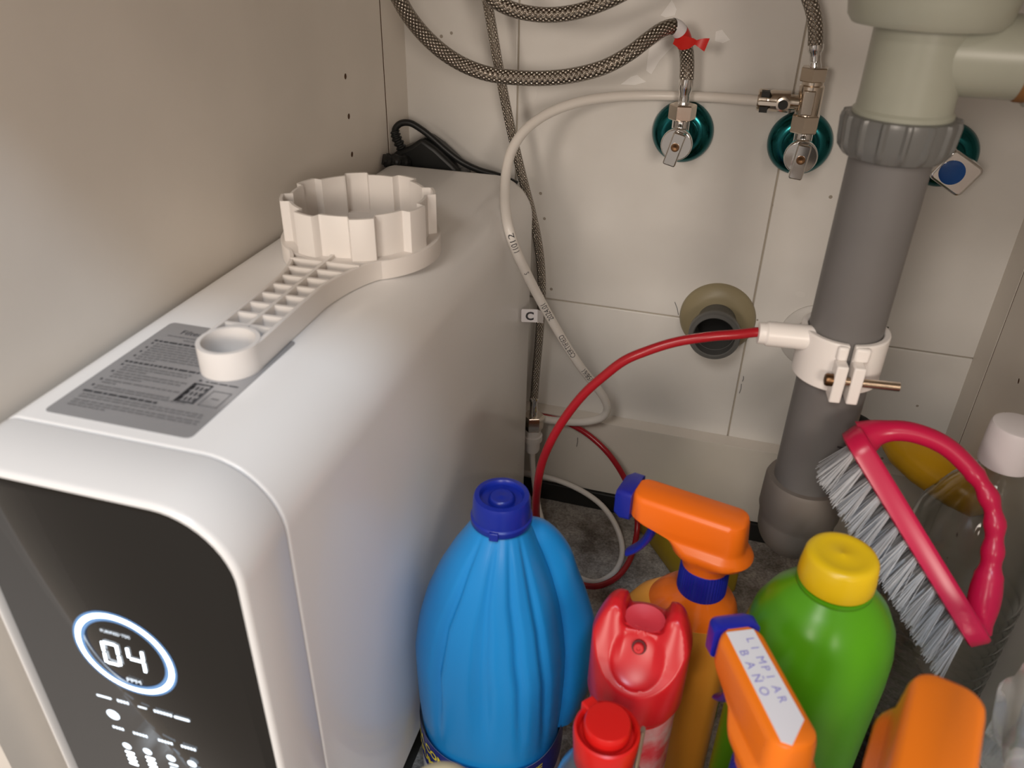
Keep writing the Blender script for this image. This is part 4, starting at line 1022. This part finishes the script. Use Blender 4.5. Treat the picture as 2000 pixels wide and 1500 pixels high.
# ---- yellow bottle lying behind the brush
y0 = PD(1700, 832, 0.735); y1 = PD(1880, 945, 0.675)
yd = (y1 - y0); ym = Matrix.Translation(y0) @ yd.normalized().to_track_quat('Z', 'Y').to_matrix().to_4x4()
yb = empty('squeeze_bottle', (0, 0, 0), M=ym); tag(yb, 'yellow bottle with a black tip slumped behind the pink brush', 'bottle')
YLn = yd.length
obj('body', lathe([(.004, .004), (.006, .010), (.012, .020), (.0215, .036), (.0265, .060), (.0270, YLn), (.024, YLn + .02), (.012, YLn + .030)], 48, sx=1.0, sy=.75), YELLOWBODY, yb, angle=60)
obj('tip', lathe([(.0015, -.026), (.0040, -.018), (.0048, -.008), (.0040, .004)], 24), BLACKRUB, yb)

# ---- clear bottle with white cap
bx, by = 0.1915, 0.486
kb = empty('clear_bottle', (bx, by, 0)); tag(kb, 'clear ribbed plastic bottle with white screw cap against the right panel', 'bottle')
capz = PY(1998, 866, by).z
pr_o = [(.034, 0), (.041, .004), (.0430, .012)]
z = .020
while z < capz - .115:
    pr_o += [(.0430, z), (.0412, z + .004), (.0430, z + .008)]; z += .012
pr_o += [(.0430, capz - .098), (.0420, capz - .080), (.0370, capz - .058), (.0260, capz - .038), (.0170, capz - .026), (.0135, capz - .020), (.0135, capz - .008)]
pr_i = [(r - .0008, zz) for r, zz in reversed(pr_o[1:])]
obj('body', lathe(pr_o + pr_i, 56), CLEAR, kb, angle=60)
obj('screw_cap', lathe([(.0158, capz - .016), (.0162, capz - .014), (.0158, capz + .010), (.0150, capz + .0125), (.0135, capz + .0130), (.001, capz + .0130)], 64), WHITECAP, kb, angle=50)

# ---- yellow pack on the floor behind the orange sprayer
e0 = PZ(1246, 1036, 0.0); e1 = PZ(1313, 1128, 0.0); e2 = PZ(1455, 1105, 0.0)
pd_ = (e1 - e0); pn = Vector((-pd_.y, pd_.x, 0)).normalized()
pm = Matrix(((pd_.normalized().x, pn.x, 0, e0.x), (pd_.normalized().y, pn.y, 0, e0.y), (0, 0, 1, 0), (0, 0, 0, 1)))
yp = empty('cloth_packet', (0, 0, 0), M=pm); tag(yp, 'dull yellow packet with a lime green patch lying on the floor by the back rail', 'packet')
obj('pack', loft([[(x, y, z) for x, y in rrect(-.004, .118, .002, .052, .006, 4)] for z in (.0005,)] + [[(x, y, z) for x, y in rrect(-.006, .120, .0, .054, .008, 4)] for z in (.004, .026)] + [[(x, y, .032) for x, y in rrect(-.002, .116, .004, .050, .008, 4)]]), YELLOWDULL, yp, angle=40)
gq = PZ(1299, 1036, .0325); gl_ = pm.inverted() @ gq
obj('green_patch', xf(lathe([(.019, 0), (.019, .0006)], 40, sx=1.3, sy=.55), Matrix.Translation((gl_.x, gl_.y + .002, .0318)) @ Matrix.Rotation(.25, 4, 'Z')), LIME, yp)
